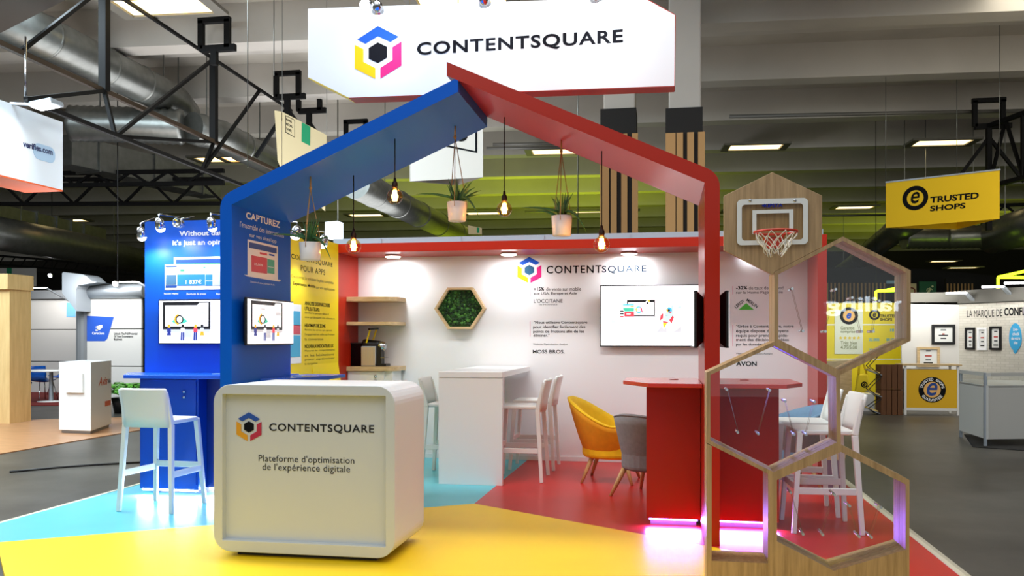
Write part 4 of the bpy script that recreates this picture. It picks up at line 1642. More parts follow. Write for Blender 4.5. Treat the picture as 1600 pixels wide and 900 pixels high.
# two-tone tapered bin on the right edge of the red floor
a, b_ = FR(8.5).pt(1290, 762), FR(8.5).pt(1330, 700)
bi = thing('tapered_bin', 'two-tone tapered bin at the right edge of the red floor, behind the bar stools', 'bin', ((a.x + b_.x) / 2 - 0.02, 8.62, 0))
cx_ = (a.x + b_.x) / 2 - 0.02
h = FR(8.5).pt(1310, 700).z
MB(mat('mauve_grey', (120, 96, 116), 0.6)).lathe([(0, 0), (0.09, 0), (0.12, h * 0.7), (0, h * 0.7)], (cx_, 8.62, 0), 4, smooth=False).build('lower_body', bi)
MB(M_oakh).lathe([(0, h * 0.7), (0.12, h * 0.7), (0.14, h), (0, h)], (cx_, 8.62, 0), 4, smooth=False).build('upper_body', bi)

# ================================================================ hall services
M_flex = mat('flexible_duct', (120, 120, 118), 0.35, 1.0, bump=0.0)


def duct(px, z, r, label, name='air_duct', rings=(), flex=False, mt=None):
    pts = [G(u, v, z) for u, v in px]
    t = thing(name, label, 'duct', pts[0])
    mb = MB(mt or M_galv)
    if flex:
        P, R_ = [], []
        for i in range(len(pts) - 1):
            n = max(6, int((pts[i + 1] - pts[i]).length / 0.07))
            for k in range(n):
                P.append(pts[i].lerp(pts[i + 1], k / n))
                R_.append(r * (1.0 if len(P) % 2 else 0.93))
        mb.path(P, R_, 24)
    else:
        mb.path(pts, r, 28)
    mb.build('pipe', t)
    for s_ in (0.25, 0.8):
        i = min(len(pts) - 2, int(s_ * (len(pts) - 1)))
        c_ = pts[i].lerp(pts[i + 1], s_ * (len(pts) - 1) - i)
        MB(M_galv).bar(c_ + Vector((0, 0, r)), Vector((c_.x, c_.y, 7.76)), 0.02, 0.02).build('hanger_rod', t)
    for i, s_ in rings:
        c_ = pts[i].lerp(pts[i + 1], s_)
        d_ = (pts[i + 1] - pts[i]).normalized()
        MB(M_galv).lathe([(r * 0.99, -0.03), (r * 1.05, -0.015), (r * 1.05, 0.015), (r * 0.99, 0.03)], c_, 28, axis=d_).build('joint_ring', t)
    return t


duct([(-60, -6), (245, 144), (272, 158), (288, 178)], 6.6, 0.36, 'wide silver air duct at upper left, running away under the ceiling', rings=((0, 0.35), (0, 0.66), (0, 0.88)))
duct([(112, 193), (200, 195), (292, 199)], 5.9, 0.38, 'ribbed flexible duct below the wide silver duct', name='flexible_duct', flex=True)
duct([(300, 200), (345, 212), (440, 262)], 5.9, 0.34, 'smooth silver duct joined to the ribbed one beside the blue rafter', rings=((0, 0.3), (1, 0.3)))
duct([(555, 286), (640, 328), (745, 380)], 5.0, 0.36, 'long round duct with yellow-green glow behind the round bulbs', rings=((0, 0.3), (0, 0.75), (1, 0.1), (1, 0.35), (1, 0.6), (1, 0.85)))
duct([(1290, 440), (1330, 415), (1398, 362), (1440, 335)], 4.6, 0.36, 'dark round duct climbing behind the top of the honeycomb frame', rings=((0, 0.5), (1, 0.3), (1, 0.6)))
duct([(1412, 371), (1480, 371), (1548, 369)], 4.3, 0.33, 'ribbed duct with yellow-green glow under the yellow banner', name='flexible_duct', flex=True)
duct([(1552, 370), (1590, 358), (1660, 338)], 4.3, 0.48, 'big smooth duct elbow at the right edge below the yellow banner')
duct([(-120, 345), (75, 378), (150, 392), (215, 408)], 4.2, 0.45, 'dark long duct over the grey booth at far left')
# boxy ducts on the left
bd_ = thing('box_duct', 'rectangular duct with flanges running over the grey booth', 'duct', G(40, 345, 4.8))
mb = MB(M_galv)
a, b_ = G(-20, 336, 4.8), G(150, 372, 4.8)
mb.bar(a, b_, 0.7, 0.6)
mb.build('casing', bd_)
for s_ in (0.3, 0.48, 0.62, 0.75):
    MB(M_galv).bar(a.lerp(b_, s_), a.lerp(b_, s_ + 0.01), 0.8, 0.7).build('flange', bd_)
bd_ = thing('box_duct', 'rectangular duct seen through the black trusses left of the blue leg', 'duct', G(200, 255, 5.6))
a, b_ = G(95, 235, 5.8), G(330, 290, 5.8)
MB(M_galv).bar(a, b_, 0.7, 0.7).build('casing', bd_)
for s_ in (0.15, 0.5, 0.85):
    MB(M_galv).bar(a.lerp(b_, s_), a.lerp(b_, s_ + 0.01), 0.78, 0.78).build('flange', bd_)

M_truss = M_blacksteel


def truss(pa, pb, zb, zt, n, label, r=0.05, verts=True):
    """lattice girder whose bottom chord shows from pixel pa to pixel pb"""
    a, b_ = G(pa[0], pa[1], zb), G(pb[0], pb[1], zb)
    up = Vector((0, 0, zt - zb))
    t = thing('roof_truss', label, 'truss', a)
    MB(M_truss).bar(a, b_, r * 2, r * 1.6).build('lower_chord', t)
    MB(M_truss).bar(a + up, b_ + up, r * 1.6, r * 1.6).build('upper_chord', t)
    for k in range(n):
        p, q = a.lerp(b_, k / n), a.lerp(b_, (k + 1) / n)
        m_ = p.lerp(q, 0.5)
        MB(M_truss).bar(p, m_ + up, r, r).build('brace', t)
        MB(M_truss).bar(m_ + up, q, r, r).build('brace', t)
    if verts:
        for k in range(n + 1):
            p = a.lerp(b_, k / n)
            MB(M_truss).bar(p, p + up, r * 1.5, r * 1.5).build('post', t)
    return t


# girder over the left aisle: three chords, two posts, single diagonals
t = thing('roof_truss', 'black roof girder crossing before the wide silver duct', 'truss', G(0, 68, 5.2))
c1 = [G(-60, 40, 5.2), G(163, 142, 5.2), G(334, 222, 5.2), G(440, 270, 5.2)]
c2 = [G(40, 155, 4.5), G(180, 213, 4.5), G(315, 268, 4.5), G(420, 306, 4.5)]
MB(mat('bronze_steel', (58, 44, 30), 0.5)).bar(c1[0], c1[3], 0.07, 0.07).build('middle_chord', t)
MB(M_truss).bar(c2[0], c2[3], 0.06, 0.06).build('lower_chord', t)
u1, u2 = c1[1] + Vector((0, 0, 1.6)), c1[2] + Vector((0, 0, 1.6))
MB(M_truss).bar(u1 + (u1 - u2) * 0.6, u2 + (u2 - u1) * 1.1, 0.05, 0.05).build('upper_chord', t)
for p, q in ((c1[1], u1), (c1[2], u2)):
    MB(M_truss).bar(p, q, 0.12, 0.12).build('post', t)
for p, q in ((c1[0].lerp(c1[1], 0.35), u1), (c2[1], u2), (c2[2], u2 + (u2 - u1) * 0.6), (c1[1], c2[1]), (c1[2], c2[2]), (c2[1], c1[2]), (c2[0], c1[1])):
    MB(M_truss).bar(p, q, 0.055, 0.055).build('brace', t)
truss((-40, 319), (350, 318), 5.0, 5.65, 5, 'black cross truss, lower of two above the tall blue wall', r=0.06, verts=False)
truss((60, 290), (350, 286), 5.2, 5.5, 5, 'black cross truss, upper of two above the tall blue wall', r=0.06, verts=False)
truss((1545, 292), (1660, 262), 4.9, 6.3, 2, 'black roof truss behind the yellow banner at the right edge', r=0.06)
truss((1535, 352), (1680, 348), 4.9, 5.5, 2, 'black cross truss behind the yellow banner at the right edge', r=0.06)


def hanger(u, v, s_, z0, drop, label, legs=True):
    """square black clamp frame on a post"""
    pl = FR((G(u, v, z0)).y)
    c_ = pl.pt(u, v)
    hw = s_
    t = thing('truss_hanger', label, 'bracket', c_, 'black clamp frames under the ceiling')
    mb = MB(M_truss)
    mb.bar(c_ + Vector((-hw * 1.2, 0, hw)), c_ + Vector((hw * 1.2, 0, hw)), 0.10, 0.10)
    mb.bar(c_ + Vector((-hw, 0, -hw)), c_ + Vector((hw * 1.6, 0, -hw)), 0.10, 0.12)
    mb.bar(c_ + Vector((-hw, 0, -hw)), c_ + Vector((-hw, 0, hw)), 0.10, 0.10)
    mb.bar(c_ + Vector((hw, 0, -hw)), c_ + Vector((hw, 0, hw)), 0.10, 0.10)
    mb.build('clamp_frame', t)
    if drop:
        MB(M_truss).bar(c_ + Vector((0, 0, -hw)), c_ + Vector((0, 0, -hw - drop)), 0.11, 0.11).build('post', t)
    if legs:
        for sg_ in (-1, 1):
            MB(M_truss).bar(c_ + Vector((0, 0, -hw - 0.25)), c_ + Vector((sg_ * 0.75, 0, -hw - 1.3)), 0.07, 0.07).build('strut', t)
    return t


hanger(335, 54, 0.26, 7.0, 0.3, 'black clamp frame at the top of the leftmost post', False)
hanger(449, 133, 0.26, 7.0, 0.6, 'black clamp frame above the beige pennant, left of a pair')
hanger(483, 156, 0.26, 7.0, 0.6, 'black clamp frame above the beige pennant, right of a pair')
hanger(556, 206, 0.26, 6.6, 0.3, 'black clamp frame behind the blue rafter')
hanger(1545, 177, 0.30, 6.6, 2.4, 'black clamp frame above the yellow banner')

# ceiling light fittings: (centre pixel, tube length in px)
CL = [(255, 12, 'ceiling light fitting at upper left, its four tubes plainly seen'), (117, 260, 'ceiling light fitting half behind the blue-white sign'), (346, 250, 'ceiling light fitting left of another behind the black trusses'),
      (389, 249, 'ceiling light fitting above the corner of the blue leg'), (110, 345, 'ceiling light fitting above the boxy duct'), (60, 391, 'ceiling light fitting low over the grey booth'),
      (720, 0, 'ceiling light fitting above the hanging sign'), (572, 337, 'ceiling light fitting left of the long round duct'), (755, 334, 'ceiling light fitting behind the middle hanging aloe'),
      (870, 238, 'ceiling light fitting behind the ropes under the red rafter'), (925, 331, 'ceiling light fitting left of the slatted column'), (1180, 231, 'ceiling light fitting right of the arch corner'),
      (1335, 325, 'ceiling light fitting between the hoop panel and the yellow banner'), (1472, 224, 'ceiling light fitting above the yellow banner'), (1474, 409, 'ceiling light fitting far below the yellow banner'),
      (1505, 419, 'ceiling light fitting farthest off, above the neon outline'), (1590, 375, 'ceiling light fitting at the right edge under the big duct elbow'), (1160, 331, 'ceiling light fitting between red leg and hoop panel')]
for u, v, lb in CL:
    p = G(u, v, 6.85)
    if p.y > 56:
        p = G(u, v, 6.0)
    if p.y > 56:
        p = G(u, v, 5.2)
    t = thing('ceiling_light', lb, 'ceiling light', p, 'fluorescent ceiling fittings')
    L, W = 0.72, 0.34
    mb = MB(M_troffer)
    o4 = [p + HX * (a_ * (L + 0.2)) + HY * (c_ * (W + 0.12)) for a_, c_ in ((-1, -1), (1, -1), (1, 1), (-1, 1))]
    i4 = [p + HX * (a_ * L) + HY * (c_ * W) for a_, c_ in ((-1, -1), (1, -1), (1, 1), (-1, 1))]
    mb.ring(o4, i4, (0, 0, 0.06))
    mb.prism([q + Vector((0, 0, 0.05)) for q in i4], (0, 0, 0.02))
    mb.build('housing', t)
    for k in range(4):
        c_ = p + HY * (W * (-0.75 + 0.5 * k)) + Vector((0, 0, 0.035))
        MB(M_warmtube).bar(c_ - HX * (L * 0.97), c_ + HX * (L * 0.97), W * 0.40, 0.02).build('tube', t)

q = [G(u, v, 6.0) for u, v in ((0, 52), (110, -4), (110, -70), (-90, -70), (-90, 98))]
t = thing('hanging_panel', 'dark grey-brown flat panel cutting the top left corner', 'panel', q[0])
MB(mat('panel_taupe', (74, 66, 58), 0.8)).prism(q, (0, 0, 0.08)).build('board', t)
for p in q[:2]:
    MB(M_galv).tube((p.x - 0.1, p.y - 0.1, 6.08), (p.x - 0.1, p.y - 0.1, 7.76), 0.01, 5).build('hanger_rod', t)
# slim pipes and hanging wires
for u0, v0, u1, v1, z, lb in ((770, 226, 890, 224, 6.6, 'thin grey pipe under the ceiling, upper of two behind the red rafter'), (760, 232, 900, 231, 6.5, 'thin grey pipe under the ceiling, lower of two behind the red rafter'),
                              (1140, 182, 1600, 173, 6.7, 'long pale pipe across the ceiling at upper right'), (820, 331, 1000, 328, 6.2, 'thin pipe behind the lower aloe'),
                              (1280, 337, 1384, 336, 6.3, 'dark pipe left of the yellow banner')):
    mb = MB(mat('grey_pipe', (120, 118, 112), 0.5, 0.3))
    mb.tube(G(u0, v0, z), G(u1, v1, z), 0.045, 8)
    mb.build('ceiling_pipe', label=lb, cat='pipe')
for u, v0, v1, Y, lb in ((387, -5, 262, 9.5, 'thin steel wire hanging just left of the blue rafter'), (428, 0, 118, 14, 'thin wire above the left clamp frame of the pair'), (903, 245, 366, 15, 'thin wire behind the lower aloe')):
    pl = FR(Y)
    a, b_ = pl.pt(u, v0), pl.pt(u, v1)
    a = Vector((b_.x, b_.y, 7.76))
    mb = MB(M_galv)
    mb.tube(b_, a, 0.006 if Y < 12 else 0.009, 5)
    mb.build('hanging_wire', label=lb, cat='wire')

# ================================================================ banners
YBP0, YBP1 = G(1384, 284, 4.75), G(1562.5, 264, 4.75)


def tri_banner(pts_px, zt, zb_px, label, mt, body=None, apex=None, name='hanging_banner'):
    """three-sided hanging cloth banner; front face between two upper pixels at height zt"""
    a, b_ = G(pts_px[0][0], pts_px[0][1], zt), G(pts_px[1][0], pts_px[1][1], zt)
    pl = Pl(a, (b_ - a))
    zb_ = pl.pt(*zb_px).z
    wd = (b_ - a).length
    c_ = (a + b_) / 2 + (-pl.n) * wd * 0.5 * (apex or 1.2)
    t = thing(name, label, 'banner', (a.x, a.y, zb_))
    for p, q, nm in ((a, b_, 'front_cloth'), (b_, c_, 'side_cloth'), (c_, a, 'side_cloth')):
        d_ = (q - p).normalized()
        n_ = d_.cross(Vector((0, 0, 1)))
        p2, q2 = p + d_ * 0.002, q - d_ * 0.002
        mb = MB(mt)
        mb.prism([(p2.x, p2.y, zb_), (q2.x, q2.y, zb_), (q2.x, q2.y, zt), (p2.x, p2.y, zt)], n_ * -0.008)
        o_ = mb.build(nm, t)
        if nm == 'front_cloth':
            fc = o_
        mb = MB(M_alu)
        mb.bar(Vector((p.x, p.y, zt)), Vector((q.x, q.y, zt)), 0.03, 0.03)
        mb.build('rail', t)
    for p in (a, b_, c_):
        MB(M_galv).tube((p.x, p.y, zt), (p.x, p.y, 7.76), 0.007, 5).build('hanging_wire', t)
    return t, pl, fc


M_bany = mat('banner_yellow', (250, 206, 12), 0.7)
t, pl, fc = tri_banner(((1384, 285), (1562, 265)), 4.75, (1384, 356), 'yellow three-sided banner with black lettering hanging at upper right', M_bany)
mb = MB(M_ink)
mb.disc(pl, 1430, 309.5, 0.255, inner=0.165)
mb.text('e', pl, 1423, 300.5, 318.5, 1437, 0.012, off=0.003, shear=0.25)
mb.text('TRUSTED', pl, 1453.5, 307.5, 317.5, 1529.5, 0.035, off=0.003, shear=0.05)
mb.text('SHOPS', pl, 1453, 321.8, 330.5, 1508.5, 0.035, off=0.003, shear=0.05)
mb.build('lettering', fc)
# white three-sided banner behind the peak of the arch
M_banw = mat('banner_white', (226, 222, 212), 0.7)
t, pl, fc = tri_banner(((640, 150), (755, 140)), 5.1, (755, 277), 'white three-sided banner partly hidden behind the blue rafter', M_banw, apex=0.9)
mb = MB(M_ink)
a, b_ = pl.pt(660, 180, 0.002), pl.pt(745.5, 239, 0.002)
mb.ring([(p.x, p.y, p.z) for p in (pl.pt(660, 160, .002), pl.pt(745.5, 152, .002), pl.pt(745.5, 239, .002), pl.pt(660, 222, .002))],
        [(p.x, p.y, p.z) for p in (pl.pt(663, 163, .002), pl.pt(742.5, 155, .002), pl.pt(742.5, 236, .002), pl.pt(663, 219, .002))], pl.n * 0.002)
mb.text('lab', pl, 693, 197, 223, 731, 0.03, off=0.003)
mb.build('lettering', fc)
# beige pennants
M_penn = mat('pennant_beige', (212, 194, 152), 0.75)
pl = Pl(FR(14.5).pt(440, 200), (1, 0.55, 0))
pn = thing('pennant', 'beige cloth pennant with a green stripe above the blue rafter', 'banner', pl.pt(440, 262))
q = [pl.pt(441, 174.5), pl.pt(510.5, 211), pl.pt(508, 330), pl.pt(441, 270)]
c1 = MB(M_penn).prism(q, pl.n * -0.01).build('cloth', pn)
for w_ in q[:2]:
    MB(M_galv).tube(w_, (w_.x, w_.y, 7.76), 0.006, 5).build('hanging_wire', pn)
q = [pl.pt(429, 172), pl.pt(440, 174), pl.pt(440.5, 268), pl.pt(434, 250)]
pl2 = pl
MB(M_penn).prism([p + pl.n * -0.02 for p in q], pl.n * -0.01).build('back_cloth', pn)
mb = MB(mat('pennant_green', (20, 140, 92), 0.7))
mb.decal(pl, [(471.5, 191), (485, 198), (484.5, 228), (471, 221)])
mb.build('green_stripe', c1)
mb = MB(M_ink)
o4 = [pl.pt(446, 180, .002), pl.pt(460.5, 187.5, .002), pl.pt(460.5, 215, .002), pl.pt(446, 207, .002)]
i4 = [pl.pt(446.7, 181.2, .002), pl.pt(459.9, 188, .002), pl.pt(459.9, 213.8, .002), pl.pt(446.7, 206, .002)]
mb.ring(o4, i4, pl.n * 0.002)
for s_, k in (('PARIS', 0), ('RETAIL', 1), ('WEEK', 2)):
    x_ = (pl.pt(460, 187) - pl.pt(446, 180)).normalized()
    o_ = pl.pt(447.2, 188 + k * 7.3, .002)
    mb.text3(s_, o_, x_, (0, 0, 1), (0.115 if k == 1 else 0.10) * (pl.pt(460, 187) - pl.pt(447, 180)).length / 0.16 * 1.05, 0.042, 0.03, 0)
mb.build('lettering', c1)
for u, v, h_, lb in ((443, 380, 40, 'small beige pennant far behind, left of the lit white box'), (741, 359, 14, 'small white pennant far behind, under the middle aloe')):
    pl = Pl(FR(26).pt(u, v), (1, 0.4, 0))
    pn = thing('pennant', lb, 'banner', pl.pt(u, v + h_ / 2))
    q = [pl.pt(u - 10, v - h_ / 2), pl.pt(u + 12, v - h_ / 2 + 4), pl.pt(u + 12, v + h_ / 2), pl.pt(u - 9, v + h_ / 2)]
    c1 = MB(M_penn).prism(q, pl.n * -0.02).build('cloth', pn)
    MB(M_galv).tube(q[0], (q[0].x, q[0].y, 7.76), 0.008, 5).build('hanging_wire', pn)
    mb = MB(MATS['pennant_green'])
    mb.decal(pl, [(u + 4, v - h_ / 2 + 3), (u + 8, v - h_ / 2 + 4), (u + 8, v + h_ / 2 - 2), (u + 4, v + h_ / 2 - 2)])
    mb.build('green_stripe', c1)
pl = FR(20)
bx = thing('lit_box_sign', 'lit white box sign far behind, above the yellow wall', 'sign', pl.pt(518, 370))
mb = MB(mat('lightbox_white', (230, 244, 255), 0.5, emit=1.3))
mb.prism([pl.pt(508, 347), pl.pt(527, 345), pl.pt(527, 371), pl.pt(508, 372)], (0, 0.4, 0))
mb.build('box', bx)
MB(M_galv).tube(pl.pt(523, 346) + Vector((0, .2, 0)), Vector((pl.pt(523, 318).x, 20.2, 7.76)), 0.015, 6).build('hanger', bx)

# blue-white hanging sign at the left edge
LS = Pl((-8.4, 0, 0), (0, 1, 0))
hs = thing('hanging_sign', 'lit white sign with an orange underside hanging at the left edge', 'sign', LS.pt(98, 297))
a, b_ = LS.pt(98, 191), LS.pt(98, 297)
zt_, zb_ = a.z, b_.z
y0_, y1_ = LS.pt(-40, 200).y, a.y
pan = MB(mat('sign_white_b', (228, 236, 244), 0.5)).box(-9.0, -8.4, y0_, y1_, zb_, zt_).build('sign_box', hs)
MB(mat('orange_panel', (232, 92, 30), 0.5)).box(-9.0, -8.4, y0_, y1_, zb_ - 0.02, zb_ - 0.001).build('underside', hs)
mb = MB(mat('badge_blue', (176, 204, 230), 0.5))
p0_, p1_ = LS.pt(52, 238, .001), LS.pt(86, 242, .001)
mb.prism([Vector((-8.399, y, z)) for y, z in rrect(p0_.y, LS.pt(52, 240).z - .06, p1_.y, LS.pt(52, 240).z + .16, 0.1, 5)], (0.003, 0, 0))
mb.mat(mat('navy_ink', (30, 40, 90), 0.6))
mb.text('verifies.com', LS, 36, 219, 229, 82.5, 0.03, off=0.006)
mb.build('lettering', pan)
pc = G(28, 276, zb_ - 0.022)
MB(M_glow).lathe([(0.1, -0.004), (0, -0.005)], (-8.7, pc.y - 0.25, zb_ - 0.02), 20).build('downlight_lens', hs)
c_ = Pl((-7.9, 0, 0), (0, 1, 0)).pt(72, 163)
fl = thing('flood_lamp', 'lit flat floodlight on an arm over the white sign at the left edge', 'lamp', c_)
MB(M_alu).obox(c_, (0.16, 0, 0.02), (0, 0.12, 0), (-0.006, 0, 0.03)).build('lamp_head', fl)
MB(M_glow).obox(c_ + Vector((-0.01, 0, -0.035)), (0.13, 0, 0.016), (0, 0.1, 0), (0, 0, 0.004)).build('lamp_glass', fl)
MB(M_alu).bar(c_ + Vector((-0.15, 0, 0)), Vector((-8.42, c_.y, zt_ + 0.01)), 0.03, 0.03).build('arm', fl)
MB(M_chrome).tube(c_ + Vector((-0.3, 0, 0)), c_ + Vector((-0.3, 0, 0.9)), 0.012, 6).build('chain', fl)
light('flood_beam', 'SPOT', c_ + Vector((-0.02, 0, -0.06)), 50, (0.85, 0.94, 1.0), aim=(-8.4, c_.y - 0.5, zb_ - 0.2), size=0.1, spot=130, blend=0.8)

# ================================================================ booths at the left
M_lam = wood('floor_laminate', (190, 140, 100), (1.2, 9, 9), 0.35)
mb = MB(M_lam)
q = [G(-150, 662, FZ), G(0, 658, FZ), G(230, 652, FZ), G(330, 652, FZ), G(330, 655, FZ), G(218, 673, FZ), G(-150, 736, FZ)]
mb.prism([p + Vector((0, 0, 0.001)) for p in q], (0, 0, 0.012))
mb.build('floor_wood', kind='structure')
mb = MB(mat('red_carpet', (112, 26, 22), 0.95))
q = [G(-20, 612, FZ), G(125, 611, FZ), G(118, 634, FZ), G(-20, 634, FZ)]
mb.prism([p + Vector((0, 0, 0.001)) for p in q], (0, 0, 0.012))
mb.build('floor_carpet', kind='structure')
M_pine = wood('pine_board', (232, 198, 138), (8, 8, 0.8), 0.5, 0.85)
p = G(15, 663, FZ)
po = thing('timber_portal', 'pale timber post and beam at the left edge', 'timber frame', (p.x - 0.1, p.y, FZ))
pl = FR(p.y)
a = pl.pt(-40, 663)
zt_ = pl.pt(10, 452).z
MB(M_pine).box(a.x, p.x, p.y, p.y + 0.5, FZ, zt_).build('post', po)
MB(M_pine).box(a.x - 0.4, pl.pt(16, 440).x, p.y - 0.06, p.y + 0.55, zt_, pl.pt(10, 428).z).build('beam', po)

# white podium
p0_, p1_, p2_ = G(92, 678, FZ), G(142, 680, FZ), G(174, 668, FZ)
pd = thing('podium', 'white demo podium standing on the wood floor at left', 'podium', (p1_.x, p1_.y + 0.2, FZ))
p3_ = p0_ + (p2_ - p1_)
zt_ = FR(p1_.y).pt(142, 566).z
pbody = MB(M_white).prism([(p.x, p.y, FZ + 0.06) for p in (p0_, p1_, p2_, p3_)], (0, 0, zt_ - FZ - 0.06)).build('body', pd, bevel=0.006)
ce = (p0_ + p1_ + p2_ + p3_) / 4
MB(M_alu).prism([ce + (p - ce) * 0.9 for p in (p0_, p1_, p2_, p3_)], (0, 0, 0.06)).build('plinth', pd)
mb = MB(M_white)
pl = Pl(p0_, p1_ - p0_)
mb.rect(pl, 104, 583, 131, 613, 0.002, 0.03)
mb.build('leaflet_holder', pd)
pl = Pl(p1_, p2_ - p1_)
mb = MB(mat('terracotta_ink', (196, 96, 66), 0.6))
mb.text('Avis', pl, 154, 590, 603.5, 168, 0.02, off=0.003, shear=0.3)
mb.rect(pl, 164, 627, 173, 635)
mb.mat(M_grey)
mb.text('Vé', pl, 168.5, 592, 600, 173, 0.02, off=0.003)
mb.build('lettering', pbody)

# grey booth walls
M_bwall = mat('booth_white', (214, 212, 208), 0.5)
M_bgrey = mat('booth_grey', (124, 128, 132), 0.45)


def booth_wall(u0, u1, vt, vb, Yd, label, n, panel=None, slope=0.0):
    pl = Pl(FR(Yd).pt(u0, vb), (1, slope, 0))
    t = thing('booth_wall', label, 'partition', pl.pt((u0 + u1) / 2, vb))
    a, b_ = pl.pt(u0, vt), pl.pt(u1, vt)
    za = min(a.z, 2.9)
    L = (b_ - a).dot(pl.x)
    a.z = FZ
    for k in range(n):
        z0 = FZ + (za - FZ) * k / n
        z1 = FZ + (za - FZ) * (k + 1) / n - 0.02
        MB(M_bwall).prism([a + Vector((0, 0, z0 - FZ)), a + pl.x * L + Vector((0, 0, z0 - FZ)), a + pl.x * L + Vector((0, 0, z1 - FZ)), a + Vector((0, 0, z1 - FZ))], -pl.n * 0.06).build('wall_panel', t)
    return t, pl, a, L, za


t, pl, a, L, za = booth_wall(38, 120, 465, 612, 20.5, 'white panelled booth wall behind the blue chairs', 3)
MB(M_bgrey).prism([a - pl.x * 0.35, a, a + Vector((0, 0, za + 0.2)), a - pl.x * 0.35 + Vector((0, 0, za + 0.2))], -pl.n * 0.2).build('side_pillar', t)
MB(M_bgrey).bar(a - pl.x * 0.3 + Vector((0, 0, za + 0.1)), a + pl.x * L + Vector((0, 0, za + 0.1)), 0.22, 0.22).build('top_rail', t)
mb = MB(mat('display_blue', (110, 170, 236), 0.4, emit=0.5))
mb.rect(pl, 104, 473, 118, 495, 0.01)
mb.build('poster', t)
t, pl, a, L, za = booth_wall(136, 221, 455, 612, 17.5, 'white panelled booth wall with a blue printed corner, behind the fern', 3)
mb = MB(mat('print_royal', (40, 90, 196), 0.5))
mb.decal(pl, [(136, 493.5), (178, 495.5), (168, 529), (164, 533), (136, 533)])
mb.build('printed_corner', t)
mb = MB(M_wht_ink)
mb.text('CartsGuru', pl, 144, 518.5, 522.5, 163, 0.02, off=0.006)
mb.decal(pl, [(148, 511), (156, 508), (160, 508), (160, 512), (155, 516), (150, 516), (153, 512)], 0.005)
mb.decal(pl, [(150, 514.5), (155, 514.5), (152, 517.5), (149, 516.5)], 0.005)
mb.mat(M_ink)
for k, s_ in enumerate(('Unlock The Full Potential', 'Of Your E-commerce', 'Business')):
    mb.text(s_, pl, 178, 519.5 + k * 4.4, 523 + k * 4.4, (214.5, 208, 191)[k], 0.02, off=0.004)
mb.build('lettering', t)
MB(M_bgrey).bar(a - pl.x * 0.12 + Vector((0, 0, 0)), a - pl.x * 0.12 + Vector((0, 0, za + 0.05)), 0.24, 0.2).build('side_pillar', t, bevel=0.08)
MB(M_alu).path([a - pl.x * 0.24 + Vector((0, 0, za + 0.02)), a + pl.x * (L + 0.1) + Vector((0, 0, za + 0.02))], 0.16, 16).build('top_rail', t)
pl = FR(17.0)
wing = thing('booth_fin', 'grey curved fin panel on top of the white booth wall', 'panel', pl.pt(125, 455))
mb = MB(mat('fin_grey', (150, 158, 166), 0.4))
mb.prism([pl.pt(*q) for q in ((97, 427), (99, 425), (130, 429), (136, 432), (144, 440), (152, 441), (122, 446), (119, 452), (119, 486), (97, 458))], (0, 0.49, 0))
mb.build('fin', wing)
for u, v, Y, lb in ((181, 443, 17.2, 'lit spot lamp on the rail above the white booth wall'), (79, 430, 24, 'pink-lit spot lamp far back over the grey booth')):
    c_ = FR(Y).pt(u, v)
    t_ = can_spot(c_, c_ + Vector((0.1, -1, -0.5)), lb, power=0, R=0.07)
    MB(M_black).tube(c_ + Vector((0, .06, 0)), (c_.x, c_.y + .06, 7.76), 0.012, 5).build('hanger_rod', t_)
for u, v, lb, Y in ((61, 450, 'flat white arm light over the wall behind the blue chairs', 19.5), (202, 441, 'flat white arm light over the white booth wall', 17)):
    c_ = FR(Y).pt(u, v)
    t = thing('arm_light', lb, 'arm light', c_)
    MB(M_glow).bar(c_ + Vector((-0.2, 0, 0)), c_ + Vector((0.2, 0, 0.0)), 0.12, 0.03).build('light_bar', t)
    MB(M_alu).bar(c_ + Vector((0.42, 0.3, -0.22)), Vector((c_.x + .5, {19.5: 20.6, 17: 17.6}[Y], c_.z - 0.5)), 0.05, 0.03).build('clamp', t)
    MB(M_alu).bar(c_ + Vector((0.2, 0, 0)), c_ + Vector((0.42, 0.3, -0.22)), 0.1, 0.03).build('arm', t)
light('booth_wall_light', 'AREA', FR(16.6).pt(150, 430), 45, (1, 0.98, 0.95), aim=FR(17.5).pt(170, 560), size=2.0, size_y=0.2)
light('booth_wall_light', 'AREA', FR(19.6).pt(80, 440), 40, (1, 0.96, 0.92), aim=FR(20.5).pt(85, 560), size=2.0, size_y=0.2)
pl = FR(24)
ps = thing('direction_sign', 'grey-white overhead sign with two lines of lettering behind the timber beam', 'sign', pl.pt(30, 450))
sp_ = MB(mat('sign_grey_white', (196, 196, 192), 0.6)).prism([pl.pt(-30, 419), pl.pt(55, 419), pl.pt(55, 447), pl.pt(-30, 447)], (0, 0.06, 0)).build('panel', ps)
mb = MB(M_ink)
mb.text('/ Club Presse', pl, 20.5, 433, 437.5, 53, 0.03, off=0.004)
mb.mat(M_grey)
mb.text('/ Press Club', pl, 20.5, 440.5, 444.5, 50, 0.01, off=0.004)
mb.mat(MATS['pennant_green'])
mb.rect(pl, 10.5, 419, 18.5, 430)
mb.build('lettering', sp_)

# blue cafe chairs and round table
M_bshell = mat('blue_acrylic', (16, 86, 180), 0.2)


